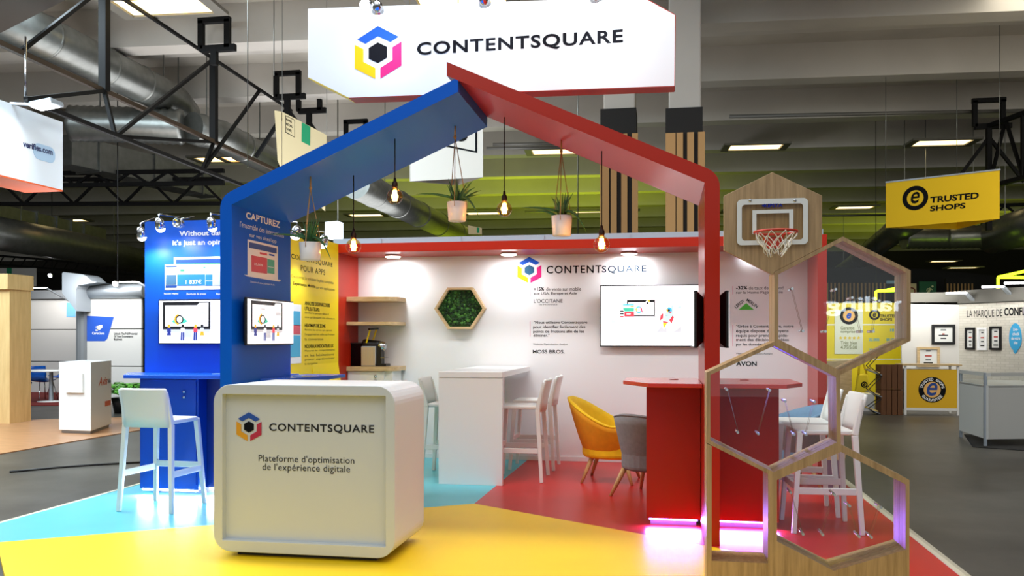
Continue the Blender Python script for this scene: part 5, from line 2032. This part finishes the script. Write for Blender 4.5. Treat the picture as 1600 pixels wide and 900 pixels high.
def cafe_chair(label, loc, rot, s_=1.0):
    t = thing('cafe_chair', label, 'chair', (0, 0, 0), 'blue shell chairs at the left booth')
    mb = MB(M_bshell)
    prof = [(0.22, 0.45), (0.10, 0.43), (-0.10, 0.43), (-0.20, 0.47), (-0.24, 0.60), (-0.27, 0.80)]
    vs, fs = [], []
    N = 8
    for y, z in prof:
        for i in range(N + 1):
            q = -1 + 2 * i / N
            vs.append((0.23 * q, y + 0.05 * q * q * (1 if z > .5 else 0), z + 0.05 * q * q * (1 if z <= .5 else 0)))
    for j in range(len(prof) - 1):
        for i in range(N):
            a_ = j * (N + 1) + i
            fs.append((a_, a_ + 1, a_ + N + 2, a_ + N + 1))
    mb.add(vs, fs, True)
    mb.build('shell', t, solid=0.014)
    for sx in (-1, 1):
        for sy in (-1, 1):
            MB(M_chrome).path([(sx * 0.16, sy * 0.15, 0.44), (sx * 0.24, sy * 0.24, 0)], 0.011, 8).build('leg', t)
    t.location = loc
    t.rotation_euler = (0, 0, rot)
    return t


c_ = G(66, 626, FZ)
cafe_chair('blue shell chair nearer the white podium, turned side-on', (c_.x, c_.y, FZ), -PI / 2 - 0.3)
c_ = G(84, 618, FZ)
cafe_chair('blue shell chair farther off, partly behind the round table', (c_.x, c_.y + 0.3, FZ), PI)
c_ = G(80, 628, FZ)
rt = thing('round_table', 'round white pedestal table between the blue shell chairs', 'table', (c_.x, c_.y, FZ))
MB(M_white).lathe([(0, 0.7), (0.55, 0.7), (0.56, 0.72), (0.55, 0.735), (0, 0.735)], c_, 28).build('tabletop', rt)
MB(M_alu).lathe([(0.05, 0.03), (0.04, 0.7)], c_, 16).build('column', rt)
MB(M_white).lathe([(0, 0), (0.3, 0.0), (0.29, 0.02), (0.05, 0.035)], c_, 24).build('base', rt)
# fern
c_ = G(196, 645, FZ)
fe = thing('potted_fern', 'bushy green fern behind the white podium and bar stool', 'plant', (c_.x, c_.y, FZ))
MB(M_black).lathe([(0, 0), (0.2, 0), (0.26, 0.3), (0.24, 0.3), (0, 0.27)], c_, 20).build('pot', fe)
mb = MB(mat('fern_green', (84, 158, 44), 0.6, var=0.3, vscale=8))
rn = random.Random(5)
for k in range(90):
    an, L = rn.uniform(0, 2 * PI), rn.uniform(0.45, 0.85)
    d_ = Vector((math.cos(an), math.sin(an), 0))
    sd = Vector((-d_.y, d_.x, 0))
    rise = rn.uniform(0.25, 0.75)
    prev = None
    for j in range(10):
        s_ = j / 9
        p = c_ + Vector((0, 0, 0.3)) + d_ * (L * s_) + Vector((0, 0, rise * s_ * 1.5 - 1.1 * rise * s_ * s_ * 1.3))
        w_ = 0.085 * math.sin(PI * min(1, 0.15 + s_ * 0.85))
        if prev:
            pp, pw = prev
            for sg_ in (-1, 1):
                mb.add([pp, pp + (p - pp) * 0.6, p + sd * (sg_ * w_) - d_ * 0.01, pp + sd * (sg_ * w_ * 0.8)], [(0, 1, 2, 3)])
        prev = (p, w_)
mb.build('fronds', fe)
# dark cable on the aisle floor
mb = MB(M_cordb)
mb.path([G(15, 739, FZ) + Vector((0, 0, .012)), G(90, 732, FZ) + Vector((0, 0, .012)), G(150, 727.5, FZ) + Vector((0, 0, .012)), G(240, 723, FZ) + Vector((0, 0, .012))], 0.012, 6)
mb.build('floor_cable', label='dark cable lying across the grey aisle floor at left', cat='cable')

# dark rigging band, far back at left
t = thing('rigging_truss', 'long dark lighting truss far back at left', 'truss', G(0, 470, 3.2))
a, b_ = FR(30).pt(-20, 412), FR(34).pt(240, 432)
for k, dz in enumerate((0, 0.35)):
    MB(M_truss).bar(a + Vector((0, 0, dz)), b_ + Vector((0, 0, dz)), 0.08, 0.08).build('chord', t)
for k in range(16):
    MB(M_truss).bar(a.lerp(b_, k / 16), a.lerp(b_, (k + .5) / 16) + Vector((0, 0, .35)), 0.05, 0.05).build('brace', t)
mb = MB(M_dark)
mb.prism([FR(40).pt(*q) for q in ((-60, 418), (330, 440), (330, 600), (-60, 600))], (0, 0.3, 0))
mb.build('wall_dark_left', kind='structure')

# ================================================================ booth at the right
M_tsy = mat('poster_yellow', (238, 214, 16), 0.55)
M_tsw = mat('poster_white', (232, 234, 214), 0.55)
TY = 20.0
pl = FR(TY)
w1 = MB(M_tsy).prism([(pl.pt(1255, 600).x, TY, FZ), (pl.pt(1409, 600).x, TY, FZ), (pl.pt(1409, 600).x, TY, pl.pt(1409, 473).z), (pl.pt(1255, 600).x, TY, pl.pt(1409, 473).z)], (0, 0.08, 0)).build('wall_poster', kind='structure')
mb = MB(M_tsw)
mb.rect(pl, 1304, 484, 1348, 553, 0.004, 0.01)
mb.mat(mat('poster_line', (236, 238, 230), 0.5))
mb.rect(pl, 1255, 506.5, 1409, 508.5, 0.003)
mb.rect(pl, 1255, 560, 1409, 561.5, 0.003)
mb.mat(M_ink)
mb.disc(pl, 1326.5, 493.5, 0.19, 0.016, n=24)
mb.mat(mat('badge_amber', (244, 190, 110), 0.5))
mb.disc(pl, 1326.5, 493.5, 0.125, 0.019, n=24)
mb.mat(M_lb)
mb.text('e', pl, 1322.5, 489, 498, 1330.5, 0.04, off=0.023, shear=0.3)
mb.mat(M_ink)
mb.disc(pl, 1366.5, 492, 0.115, 0.004, inner=0.07)
mb.text('e', pl, 1363.5, 488.5, 495.5, 1369.5, 0.03, off=0.005, shear=0.3)
mb.text('TRUSTED', pl, 1375, 491.3, 496.3, 1401.5, 0.03, off=0.005)
mb.text('SHOPS', pl, 1375, 497, 501.5, 1394, 0.03, off=0.005)
mb.mat(mat('olive_ink', (110, 120, 60), 0.6))
mb.text('Garantie', pl, 1313.5, 509.5, 515, 1335, 0.01, off=0.018)
mb.text('comprise', pl, 1313.5, 516, 521.5, 1336, 0.01, off=0.018)
mb.text('Très bien', pl, 1313.5, 533, 538.5, 1339, 0.01, off=0.018)
mb.text('4.75/5.00', pl, 1313.5, 540, 545.5, 1339, 0.01, off=0.018)
mb.mat(mat('star_gold', (240, 206, 20), 0.5))
for k in range(5):
    c_ = pl.pt(1313.5 + k * 7, 528, 0.016)
    R_ = 0.042
    mb.prism([c_ + Vector(((R_ if i % 2 == 0 else R_ * .45) * math.sin(i * PI / 5), 0, (R_ if i % 2 == 0 else R_ * .45) * math.cos(i * PI / 5))) for i in range(10)], (0, -0.003, 0))
mb.mat(mat('figure_cyan', (60, 170, 196), 0.6))
for s_, u, v, u1 in (('22.000', 1357.5, 528.5, 1374), ('80.000', 1385, 528.5, 1401), ('23.8M', 1357.5, 544.5, 1373), ('18', 1391, 513.5, 1397), ('7', 1364, 513.5, 1367)):
    mb.text(s_, pl, u, v, v + 4.5, u1, 0.02, off=0.005)
mb.build('lettering', w1)
# white return walls
WY = 19.0
pl = FR(WY)
MB(M_bwall).prism([(pl.pt(1409, 600).x, WY, FZ), (pl.pt(1499, 600).x, WY, FZ), (pl.pt(1499, 600).x, WY, pl.pt(1499, 476).z), (pl.pt(1409, 600).x, WY, pl.pt(1409, 475).z)], (0, 0.08, 0)).build('wall_booth_white', kind='structure')
a = pl.pt(1499, 600)
d_ = (G(1700, 700, 0) - Vector((a.x, a.y, 0)))
BWL = Pl((a.x, a.y, 0), (0.52, -0.85, 0))
M_brick = bpy.data.materials.new('white_brick_paper')
M_brick.use_nodes = True
nt = M_brick.node_tree
bs = nt.nodes['Principled BSDF']
bs.inputs['Roughness'].default_value = 0.7
br = nt.nodes.new('ShaderNodeTexBrick')
br.inputs['Color1'].default_value = S(206, 202, 190)
br.inputs['Color2'].default_value = S(216, 212, 202)
br.inputs['Mortar'].default_value = S(186, 182, 170)
br.inputs['Scale'].default_value = 5.0
br.inputs['Mortar Size'].default_value = 0.012
tc = nt.nodes.new('ShaderNodeTexCoord')
mp = nt.nodes.new('ShaderNodeMapping')
mp.inputs['Rotation'].default_value = (PI / 2, 0, 0)
nt.links.new(tc.outputs['Object'], mp.inputs[0])
nt.links.new(mp.outputs[0], br.inputs['Vector'])
nt.links.new(br.outputs['Color'], bs.inputs['Base Color'])
ztop = BWL.pt(1502, 475).z
e_ = BWL.pt(1640, 600)
wbk = MB(M_brick).prism([(a.x, a.y, FZ), (e_.x, e_.y, FZ), (e_.x, e_.y, ztop), (a.x, a.y, ztop)], -BWL.n * 0.08).build('wall_brick_paper', kind='structure')
mb = MB(mat('booth_top_beam', (92, 90, 84), 0.6))
mb.bar((a.x, a.y, ztop + 0.14), (e_.x, e_.y, ztop + 0.14), 0.1, 0.26)
mb.bar((pl.pt(1409, 470).x, WY, ztop + 0.14), (a.x, a.y, ztop + 0.14), 0.1, 0.2)
mb.build('trim_4', kind='structure')
mb = MB(M_ink)
mb.text('LA MARQUE DE', BWL, 1511, 485, 498, 1566, 0.0, off=0.004)
mb.text('CONFIANCE', BWL, 1569, 481, 493.5, 1628, 0.035, off=0.004)
mb.build('lettering', wbk)
bl = thing('balloon_sticker', 'blue balloon-shaped sign with white words on the white brick wall', 'sign', BWL.pt(1586, 552))
c_ = BWL.pt(1587, 529)
rx, rz = abs((BWL.pt(1597, 529) - c_).dot(BWL.x)), BWL.pt(1587, 505).z - c_.z
sh = MB(mat('balloon_blue', (60, 170, 224), 0.5)).prism([c_ + BWL.n * .002 + BWL.x * (rx * math.cos(2 * PI * k / 28)) + BWL.z * (rz * (1.0 if math.sin(2 * PI * k / 28) > 0 else .8) * math.sin(2 * PI * k / 28)) for k in range(28)], BWL.n * 0.01)
sh.decal(BWL, [(1585, 546), (1588, 546), (1590, 549), (1586.5, 553), (1583.5, 549)], 0.002, 0.01)
sh = sh.build('balloon', bl)
mb = MB(M_wht_ink)
for k, (s_, u0, u1) in enumerate((('Live-', 1583, 1591), ('check', 1582, 1593), ('de votre', 1580, 1594), ('site', 1584, 1590))):
    mb.text(s_, BWL, u0, 512 + k * 7, 517 + k * 7, u1, 0.02, off=0.014)
mb.build('lettering', sh)


def frame(pl, u0, v0, u1, v1, mt, label, lines, w_=0.05):
    a_, b2 = pl.pt(u0, v1), pl.pt(u1, (v0 + v1) / 2)
    zt = pl.pt(u0, v0).z
    wd = (b2 - a_).dot(pl.x)
    t = thing('framed_certificate', label, 'picture frame', a_ + pl.x * wd / 2)
    o4 = [a_, a_ + pl.x * wd, a_ + pl.x * wd + Vector((0, 0, zt - a_.z)), a_ + Vector((0, 0, zt - a_.z))]
    ce = sum(o4, Vector()) / 4
    h = zt - a_.z
    i4 = [ce + pl.x * (sx * (wd / 2 - w_)) + pl.z * (sz_ * (h / 2 - w_)) for sx, sz_ in ((-1, -1), (1, -1), (1, 1), (-1, 1))]
    MB(mt).ring([p + pl.n * .002 for p in o4], [p + pl.n * .002 for p in i4], pl.n * 0.03).build('moulding', t)
    sh_ = MB(mat('certificate_paper', (226, 228, 226), 0.5)).prism([p + pl.n * .003 for p in i4], pl.n * 0.006).build('paper', t)
    mb = MB(M_grey)
    for q, (fy, fw) in enumerate(lines):
        mb.mat((M_grey, M_red, M_grey, M_ink)[q % 4])
        c2 = ce + pl.z * (h * fy) + pl.n * 0.0095
        mb.prism([c2 + pl.x * (wd * fw * i) + pl.z * (0.012 * j) for i, j in ((-1, -1), (1, -1), (1, 1), (-1, 1))], pl.n * 0.001)
    mb.build('print', sh_)


frame(pl, 1455.5, 507, 1492, 538, M_black, 'black framed certificate on the white wall above the yellow counter', ((.22, .12), (.02, .05), (-.05, .2), (-.2, .12)))
frame(pl, 1432.5, 542, 1468, 573, M_oakh, 'oak framed certificate standing behind the yellow counter', ((.3, .1), (.05, .15), (-.15, .12), (-.3, .2)))
frame(BWL, 1509, 512, 1524, 546, M_black, 'black framed paper, first on the white brick wall', ((.28, .16), (.05, .15), (-.12, .15), (-.3, .12)), 0.04)
frame(BWL, 1528, 512, 1543, 547, M_wht_ink, 'white framed paper, second on the white brick wall', ((.28, .12), (.05, .18), (-.12, .15), (-.3, .2)), 0.04)
frame(BWL, 1547.5, 510, 1565.5, 546.5, M_black, 'black framed paper next to the blue balloon sign', ((.28, .14), (.05, .18), (-.12, .15), (-.3, .2)), 0.04)

# yellow counter
cY = G(1412, 648, FZ)
c2 = G(1498, 648, FZ)
pl = FR(cY.y)
yc = thing('branded_counter', 'white counter with a yellow front and round black badge', 'counter', ((cY.x + c2.x) / 2, cY.y + 0.25, FZ))
x0, x1 = pl.pt(1413, 600).x, pl.pt(1499, 600).x
z0, z1 = pl.pt(1412, 641).z, pl.pt(1412, 569).z
for x in (x0, x1 - 0.04):
    for y in (cY.y, cY.y + 0.46):
        MB(M_white).box(x, x + 0.04, y, y + 0.04, FZ, z1 - 0.03).build('leg', yc)
MB(M_oakh).box(x0 - 0.04, x1 + 0.04, cY.y - 0.03, cY.y + 0.52, z1 - 0.03, z1).build('worktop', yc)
MB(M_white).box(x0 + 0.04, x1 - 0.04, cY.y + 0.005, cY.y + 0.03, z0, z0 + 0.05).build('lower_rail', yc)
zf = pl.pt(1412, 577).z
yf = MB(mat('counter_yellow', (232, 182, 24), 0.5)).box(x0 + 0.04, x1 - 0.04, cY.y + 0.004, cY.y + 0.03, z0 + 0.05, zf).build('front_panel', yc)
MB(M_white).box(x0 + 0.04, x1 - 0.04, cY.y + 0.3, cY.y + 0.32, z0, zf).build('back_panel', yc)
pl = FR(cY.y + 0.004)
mb = MB(M_ink)
cu, cv = 1456.5, 609
rr = pl.pt(1478, 609).x - pl.pt(1456.5, 609).x
mb.disc(pl, cu, cv, rr, 0.001, n=36)
mb.mat(MATS['badge_amber'])
mb.disc(pl, cu, cv, rr * 0.62, 0.003, n=36)
mb.mat(mat('badge_blue_ink', (26, 70, 150), 0.5))
mb.text('e', pl, 1448, 598, 618.5, 1465, 0.012, off=0.006, shear=0.25)
mb.mat(M_wht_ink)
cc = pl.pt(cu, cv, 0.004)
mb.arctext('TRUSTED SHOPS', cc, (1, 0, 0), (0, 0, 1), rr * 0.81, 172, 8, rr * 0.22)
mb.arctext('GUARANTEE', cc, (1, 0, 0), (0, 0, 1), rr * 0.81, 212, 328, rr * 0.22, out=False)
mb.build('badge', yf)

# white display cabinets
M_cabw = mat('cabinet_white', (196, 196, 190), 0.45)
ca, cb, cc_ = G(1499, 683, FZ), G(1541, 698, FZ), G(1606, 697, FZ)
dc = thing('display_counter', 'white cornered display counter with a glazed top strip at the right edge', 'display counter', (cb.x, cb.y + 0.3, FZ))
ht = FR(cb.y).pt(1541, 579).z
for p, q in ((ca, cb), (cb, cc_ + (cc_ - cb) * 0.4)):
    d2 = (q - p).normalized()
    n2 = d2.cross(Vector((0, 0, 1)))
    MB(M_cabw).prism([p + Vector((0, 0, 0.1)), q + Vector((0, 0, 0.1)), q + Vector((0, 0, ht - 0.17)), p + Vector((0, 0, ht - 0.17))], -n2 * 0.03).build('side_panel', dc)
    MB(M_cabw).prism([p + Vector((0, 0, ht - 0.05)), q + Vector((0, 0, ht - 0.05)), q + Vector((0, 0, ht)), p + Vector((0, 0, ht))], -n2 * 0.06).build('top_rail', dc)
    MB(M_pane).prism([p + Vector((0, 0, ht - 0.17)) - n2 * .01, q + Vector((0, 0, ht - 0.17)) - n2 * .01, q + Vector((0, 0, ht - 0.05)) - n2 * .01, p + Vector((0, 0, ht - 0.05)) - n2 * .01], -n2 * 0.006).build('glass_strip', dc)
    MB(M_alu).bar(p - n2 * .02 + Vector((0, 0, 0)), p - n2 * .02 + Vector((0, 0, ht)), 0.035, 0.035).build('leg', dc)
MB(M_cabw).prism([ca + Vector((0, 0, ht - .2)), cb + Vector((0, 0, ht - .2)), cc_ * 1.4 - cb * 0.4 + Vector((0, 0, ht - .2)), cc_ * 1.4 - cb * 0.4 + Vector((0.3, 1.6, ht - .2)), ca + Vector((0.3, 0.9, ht - .2))], (0, 0, 0.02)).build('display_floor', dc)
MB(mat('dark_mat', (30, 30, 30), 0.95)).prism([cb + Vector((-0.2, -0.1, .001)), cc_ + Vector((1.0, -1.2, .001)), cc_ + Vector((2.5, 0.6, .001)), cb + Vector((0.2, 1.5, .001))], (0, 0, 0.008)).build('floor_mat', label='dark floor mat under the white display counter', cat='mat')
# easel board behind the counter at the edge
p = G(1592, 640, FZ)
ea = thing('easel_board', 'dark grey board on a black easel behind the display counter', 'easel', (p.x, p.y, FZ))
pl = FR(p.y)
MB(mat('slate_board', (92, 96, 102), 0.6)).prism([pl.pt(1584, 569), pl.pt(1615, 569), pl.pt(1613, 600), pl.pt(1582, 600)], (0, 0.04, 0)).build('board', ea)
for u0, u1 in ((1584, 1577), (1612, 1620)):
    q0, q1 = pl.pt(u0, 568), pl.pt(u1, 640)
    q1.z = FZ
    MB(M_black).bar(q0 + Vector((0, .05, 0)), q1 + Vector((0, .05, 0)), 0.04, 0.03).build('leg', ea)

# crates, brochure rack, tote bag, timber panel
M_crate = wood('crate_wood', (104, 64, 30), (10, 10, 1.2), 0.7)
p = G(1376, 648, FZ)
pl = FR(p.y)
x0, x1 = p.x, pl.pt(1411, 640).x
zt = pl.pt(1380, 570).z
hh = (zt - FZ) / 2
for k in range(2):
    z0 = FZ + hh * k + (0.002 if k else 0)
    t = thing('wooden_crate', ('dark wooden crate, lower of two beside the yellow counter', 'dark wooden crate, upper of two beside the yellow counter')[k], 'crate', ((x0 + x1) / 2, p.y + 0.2, z0), 'stacked dark wooden crates')
    for i in range(4):
        w_ = (x1 - x0) / 4
        MB(M_crate).box(x0 + w_ * i + 0.006, x0 + w_ * (i + 1) - 0.006, p.y, p.y + 0.018, z0 + 0.001, z0 + hh - 0.006).build('slat', t)
    for xx in (x0, x1 - 0.02):
        MB(M_crate).box(xx, xx + 0.018, p.y + 0.02, p.y + 0.4, z0 + 0.001, z0 + hh - 0.006).build('end_board', t)
    MB(M_crate).box(x0 + 0.02, x1 - 0.02, p.y + 0.38, p.y + 0.4, z0 + 0.001, z0 + hh - 0.006).build('back_board', t)
p = G(1366, 648, FZ)
pl = FR(p.y)
rk = thing('brochure_rack', 'zigzag folding brochure rack with leaflets beside the crates', 'brochure rack', (p.x, p.y, FZ))
ys = [(1380, 548), (1358, 572), (1378, 588), (1358, 608), (1377, 624), (1357, 638), (1372, 648)]
Q = [pl.pt(u, v) for u, v in ys]
Q[-1].z = max(Q[-1].z, FZ + 0.01)
for i in range(len(Q) - 1):
    for dy in (0.0, 0.26):
        MB(M_black).bar(Q[i] + Vector((0, dy, 0)), Q[i + 1] + Vector((0, dy, 0)), 0.014, 0.014).build('scissor_bar', rk)
for k, (u, v) in enumerate(((1367, 582), (1367, 616), (1364, 642))):
    c_ = pl.pt(u, v) + Vector((0, .13, 0.0))
    MB(M_alu).obox(c_, (0.13, 0, -0.05), (0, 0.13, 0), (0.002, 0, 0.006)).build('tray', rk)
    MB(mat('leaflet', (236, 206, 120), 0.6)).obox(c_ + Vector((0.0, 0, .025)), (0.10, 0, -0.035), (0, 0.1, 0), (0.003, 0, 0.01)).build('leaflets', rk)
p = G(1338, 640, FZ)
pl = FR(p.y - 0.3)
M_tote = mat('tote_yellow', (236, 208, 36), 0.75)
tt = thing('tote_bag', 'yellow tote bag with a round black mark beside the brochure rack', 'bag', pl.pt(1348, 616))
bgm = MB(M_tote).prism([pl.pt(1337, 614), pl.pt(1361, 612), pl.pt(1356, 584), pl.pt(1341, 585)], (0, 0.14, 0)).build('bag_body', tt, bevel=0.03)
for dy in (0.02, 0.12):
    P = [pl.pt(1342.5, 586), pl.pt(1344, 572), pl.pt(1348, 565), pl.pt(1352, 571), pl.pt(1355, 585)]
    MB(M_tote).path([q + Vector((0, dy, 0)) for q in P], 0.014, 6).build('handle', tt)
mb = MB(M_ink)
mb.disc(pl, 1350.5, 601, 0.062, 0.001, inner=0.038)
mb.text('e', pl, 1348.6, 598.7, 603.5, 1352.6, 0.03, off=0.003, shear=0.3)
mb.build('mark', bgm)
pl2 = FR(p.y)
MB(M_oakh).prism([pl2.pt(1290, 565), pl2.pt(1331, 563), (pl2.pt(1331, 640).x, p.y, FZ), (pl2.pt(1290, 640).x, p.y, FZ)], (0, 0.4, 0)).build('timber_counter', label='pale timber counter block behind the tote bag', cat='counter')
st_ = MB(M_white)
q0, q1 = pl2.pt(1334, 620), pl2.pt(1360, 620)
st_.box(q0.x, q1.x, p.y - 0.35, p.y + 0.1, FZ, pl.pt(1348, 615.5).z)
st_.build('low_plinth', label='low white plinth carrying the yellow tote bag', cat='plinth')
# orange and blue panels of the booth behind the right end of the stand
pl3 = FR(15.5)
MB(mat('orange_board', (226, 126, 26), 0.5)).prism([(pl3.pt(1262, 600).x, 15.5, FZ), (pl3.pt(1292, 600).x, 15.5, FZ), pl3.pt(1292, 566), pl3.pt(1262, 566)], (0, 0.1, 0)).build('orange_board', label='orange board behind the right end of the stand', cat='board')
pb = FR(14.9)
MB(mat('blue_drape', (20, 66, 150), 0.8)).prism([(pb.pt(1262, 600).x, 14.9, FZ), (pb.pt(1280, 600).x, 14.9, FZ), pb.pt(1275, 608), pb.pt(1262, 606)], (0, 0.2, 0)).build('blue_drape', label='blue cloth panel low behind the right end of the stand', cat='cloth')

# arm lights over the brick-paper wall, neon outline, exit sign, slatted screens
for u, v, lb in ((1495, 458, 'white arm light, first over the white brick wall'), (1552, 448, 'white arm light crossing the neon outline'), (1588, 442, 'white arm light at the right edge over the brick wall')):
    c_ = BWL.pt(u, v, 0.35)
    t = thing('arm_light', lb, 'arm light', c_)
    e2 = BWL.pt(u + 28, v + 14)
    MB(M_glow).bar(c_ - Vector((0.19, 0, 0)), c_ + Vector((0.17, 0, 0)), 0.1, 0.035).build('light_bar', t)
    MB(M_alu).bar(c_ + Vector((0.17, 0, 0)), e2, 0.09, 0.035).build('arm', t)
light('brick_wall_light', 'AREA', BWL.pt(1560, 452, 0.6), 16, (1, 0.97, 0.9), aim=BWL.pt(1560, 540), size=2.6, size_y=0.06)
light('poster_light', 'AREA', FR(18.6).pt(1400, 455), 26, (1, 0.98, 0.9), aim=FR(20).pt(1380, 560), size=2.4, size_y=0.06)
M_neon = mat('neon_lime', (214, 255, 20), 0.5, emit=7, emit_rgb=(206, 255, 30))
NP = FR(24)
nn = thing('neon_outline', 'lime neon tube outline above the white brick wall at the right edge', 'neon light', NP.pt(1560, 455))
for q0, q1 in (((1559.5, 454), (1559.5, 433)), ((1559.5, 433), (1650, 413)), ((1559.5, 433), (1650, 434))):
    MB(M_neon).tube(NP.pt(*q0), NP.pt(*q1), 0.035, 8).build('neon_tube', nn)
NP2 = FR(26)
nn = thing('neon_outline', 'lime neon tube outline seen through the upper honeycomb pane', 'neon light', NP2.pt(1372, 480))
for q0, q1 in (((1368.5, 490), (1368.5, 455)), ((1368.5, 455), (1410, 449.5)), ((1368.5, 455), (1410, 454))):
    MB(M_neon).tube(NP2.pt(*q0), NP2.pt(*q1), 0.03, 8).build('neon_tube', nn)
pq = NP2.pt(1368.5, 455)
MB(M_black).tube(pq, (pq.x, pq.y, 7.76), 0.01, 5).build('hanger_rod', nn)
EP = FR(30)
ex = thing('exit_sign', 'dark green sign with a pale running figure behind the white booth wall', 'sign', EP.pt(1450, 466))
gp = MB(mat('exit_green', (10, 70, 40), 0.6, emit=0.15)).prism([EP.pt(1437, 440), EP.pt(1463, 440), EP.pt(1463, 467), EP.pt(1437, 467)], (0, 0.1, 0)).build('panel', ex)
pq = EP.pt(1450, 467)
MB(M_black).box(pq.x - .04, pq.x + .04, 30.11, 30.17, FZ, pq.z + .2).build('post', ex)
mb = MB(mat('exit_cream', (206, 210, 160), 0.6))
mb.disc(EP, 1457, 447.5, 0.033, 0.003)
for q0, q1, w_ in (((1454, 450), (1451, 456), .07), ((1454, 451), (1449, 451), .03), ((1449, 451), (1448, 455), .03), ((1451, 456), (1454, 459), .045), ((1454, 459), (1454, 463), .04), ((1451, 456), (1447, 459), .045), ((1447, 459), (1441, 458), .04), ((1454, 451), (1457, 453), .03)):
    mb.bar(EP.pt(q0[0], q0[1], .006), EP.pt(q1[0], q1[1], .006), w_, 0.005, up=(0, -1, 0))
mb.build('running_figure', gp)
pr = MB(mat('prohibit_cream', (214, 196, 150), 0.6)).prism([EP.pt(1421, 443), EP.pt(1432, 443), EP.pt(1432, 468), EP.pt(1421, 468)], (0, 0.05, 0))
pr.mat(mat('prohibit_red', (120, 30, 24), 0.6))
pr.disc(EP, 1424, 455, 0.13, 0.002, inner=0.09)
pq = EP.pt(1426, 468)
pr.mat(M_black)
pr.box(pq.x - .03, pq.x + .03, 30.06, 30.12, FZ, pq.z + .2)
pr.build('round_mark_sign', label='cream sign with a dark red ring left of the exit sign', cat='sign')
for u0, u1, vt, vb, lb, n in ((1290, 1385, 442, 480, 'far slatted screen seen through the upper honeycomb pane', 16), (1478, 1522, 443, 470, 'far slatted screen behind the first arm light at right', 8)):
    pl = FR(32)
    t = thing('slat_screen', lb, 'screen wall', pl.pt((u0 + u1) / 2, vb))
    MB(M_dark).prism([pl.pt(u0, vt - 8), pl.pt(u1, vt - 8), Vector((pl.pt(u1, vb).x, 32, FZ)), Vector((pl.pt(u0, vb).x, 32, FZ))], (0, 0.2, 0)).build('backing', t)
    for k in range(n):
        u = u0 + (u1 - u0) * (k + .3) / n
        MB(M_slat).prism([pl.pt(u, vt, .03), pl.pt(u + (u1 - u0) / n * .4, vt, .03), pl.pt(u + (u1 - u0) / n * .4, vb, .03), pl.pt(u, vb, .03)], (0, 0.03, 0)).build('slat', t)
mb = MB(M_dark)
mb.prism([FR(34).pt(*q) for q in ((1230, 416), (1450, 420), (1640, 440), (1640, 600), (1230, 600))], (0, 0.3, 0))
mb.build('wall_dark_right', kind='structure')
for u0, u1, v, lb in ((1297, 1322, 441, 'small high window slit, left of three behind the honeycomb'), (1327, 1350, 440, 'small high window slit, middle of three behind the honeycomb'), (1381, 1402, 441, 'small high window slit, right of three behind the honeycomb')):
    pl = FR(33.6)
    mb = MB(mat('daylight_slit', (90, 120, 128), 0.5, emit=0.5))
    mb.prism([pl.pt(u0, v - 2.5), pl.pt(u1, v - 2.5), pl.pt(u1, v + 2), pl.pt(u0, v + 2)], (0, 0.05, 0))
    mb.build('window_1', kind='structure')

# lit letters of a booth behind the photographer; the clear panes mirror them
mb = MB(mat('letter_glow', (225, 240, 255), 0.5, emit=9))
VP_ = FR(16.0)
a, b_ = VP_.pt(1292, 494), VP_.pt(1425, 462)
mb.text3('mailing', (b_.x + 0.1, -6.0, a.z), (-1, 0, 0), (0, 0, 1), (b_.x - a.x) + 0.1, b_.z - a.z, 0.02, 0.03)
mb.build('lit_letters', label='white glowing letters mirrored in the upper honeycomb pane', cat='lettering')
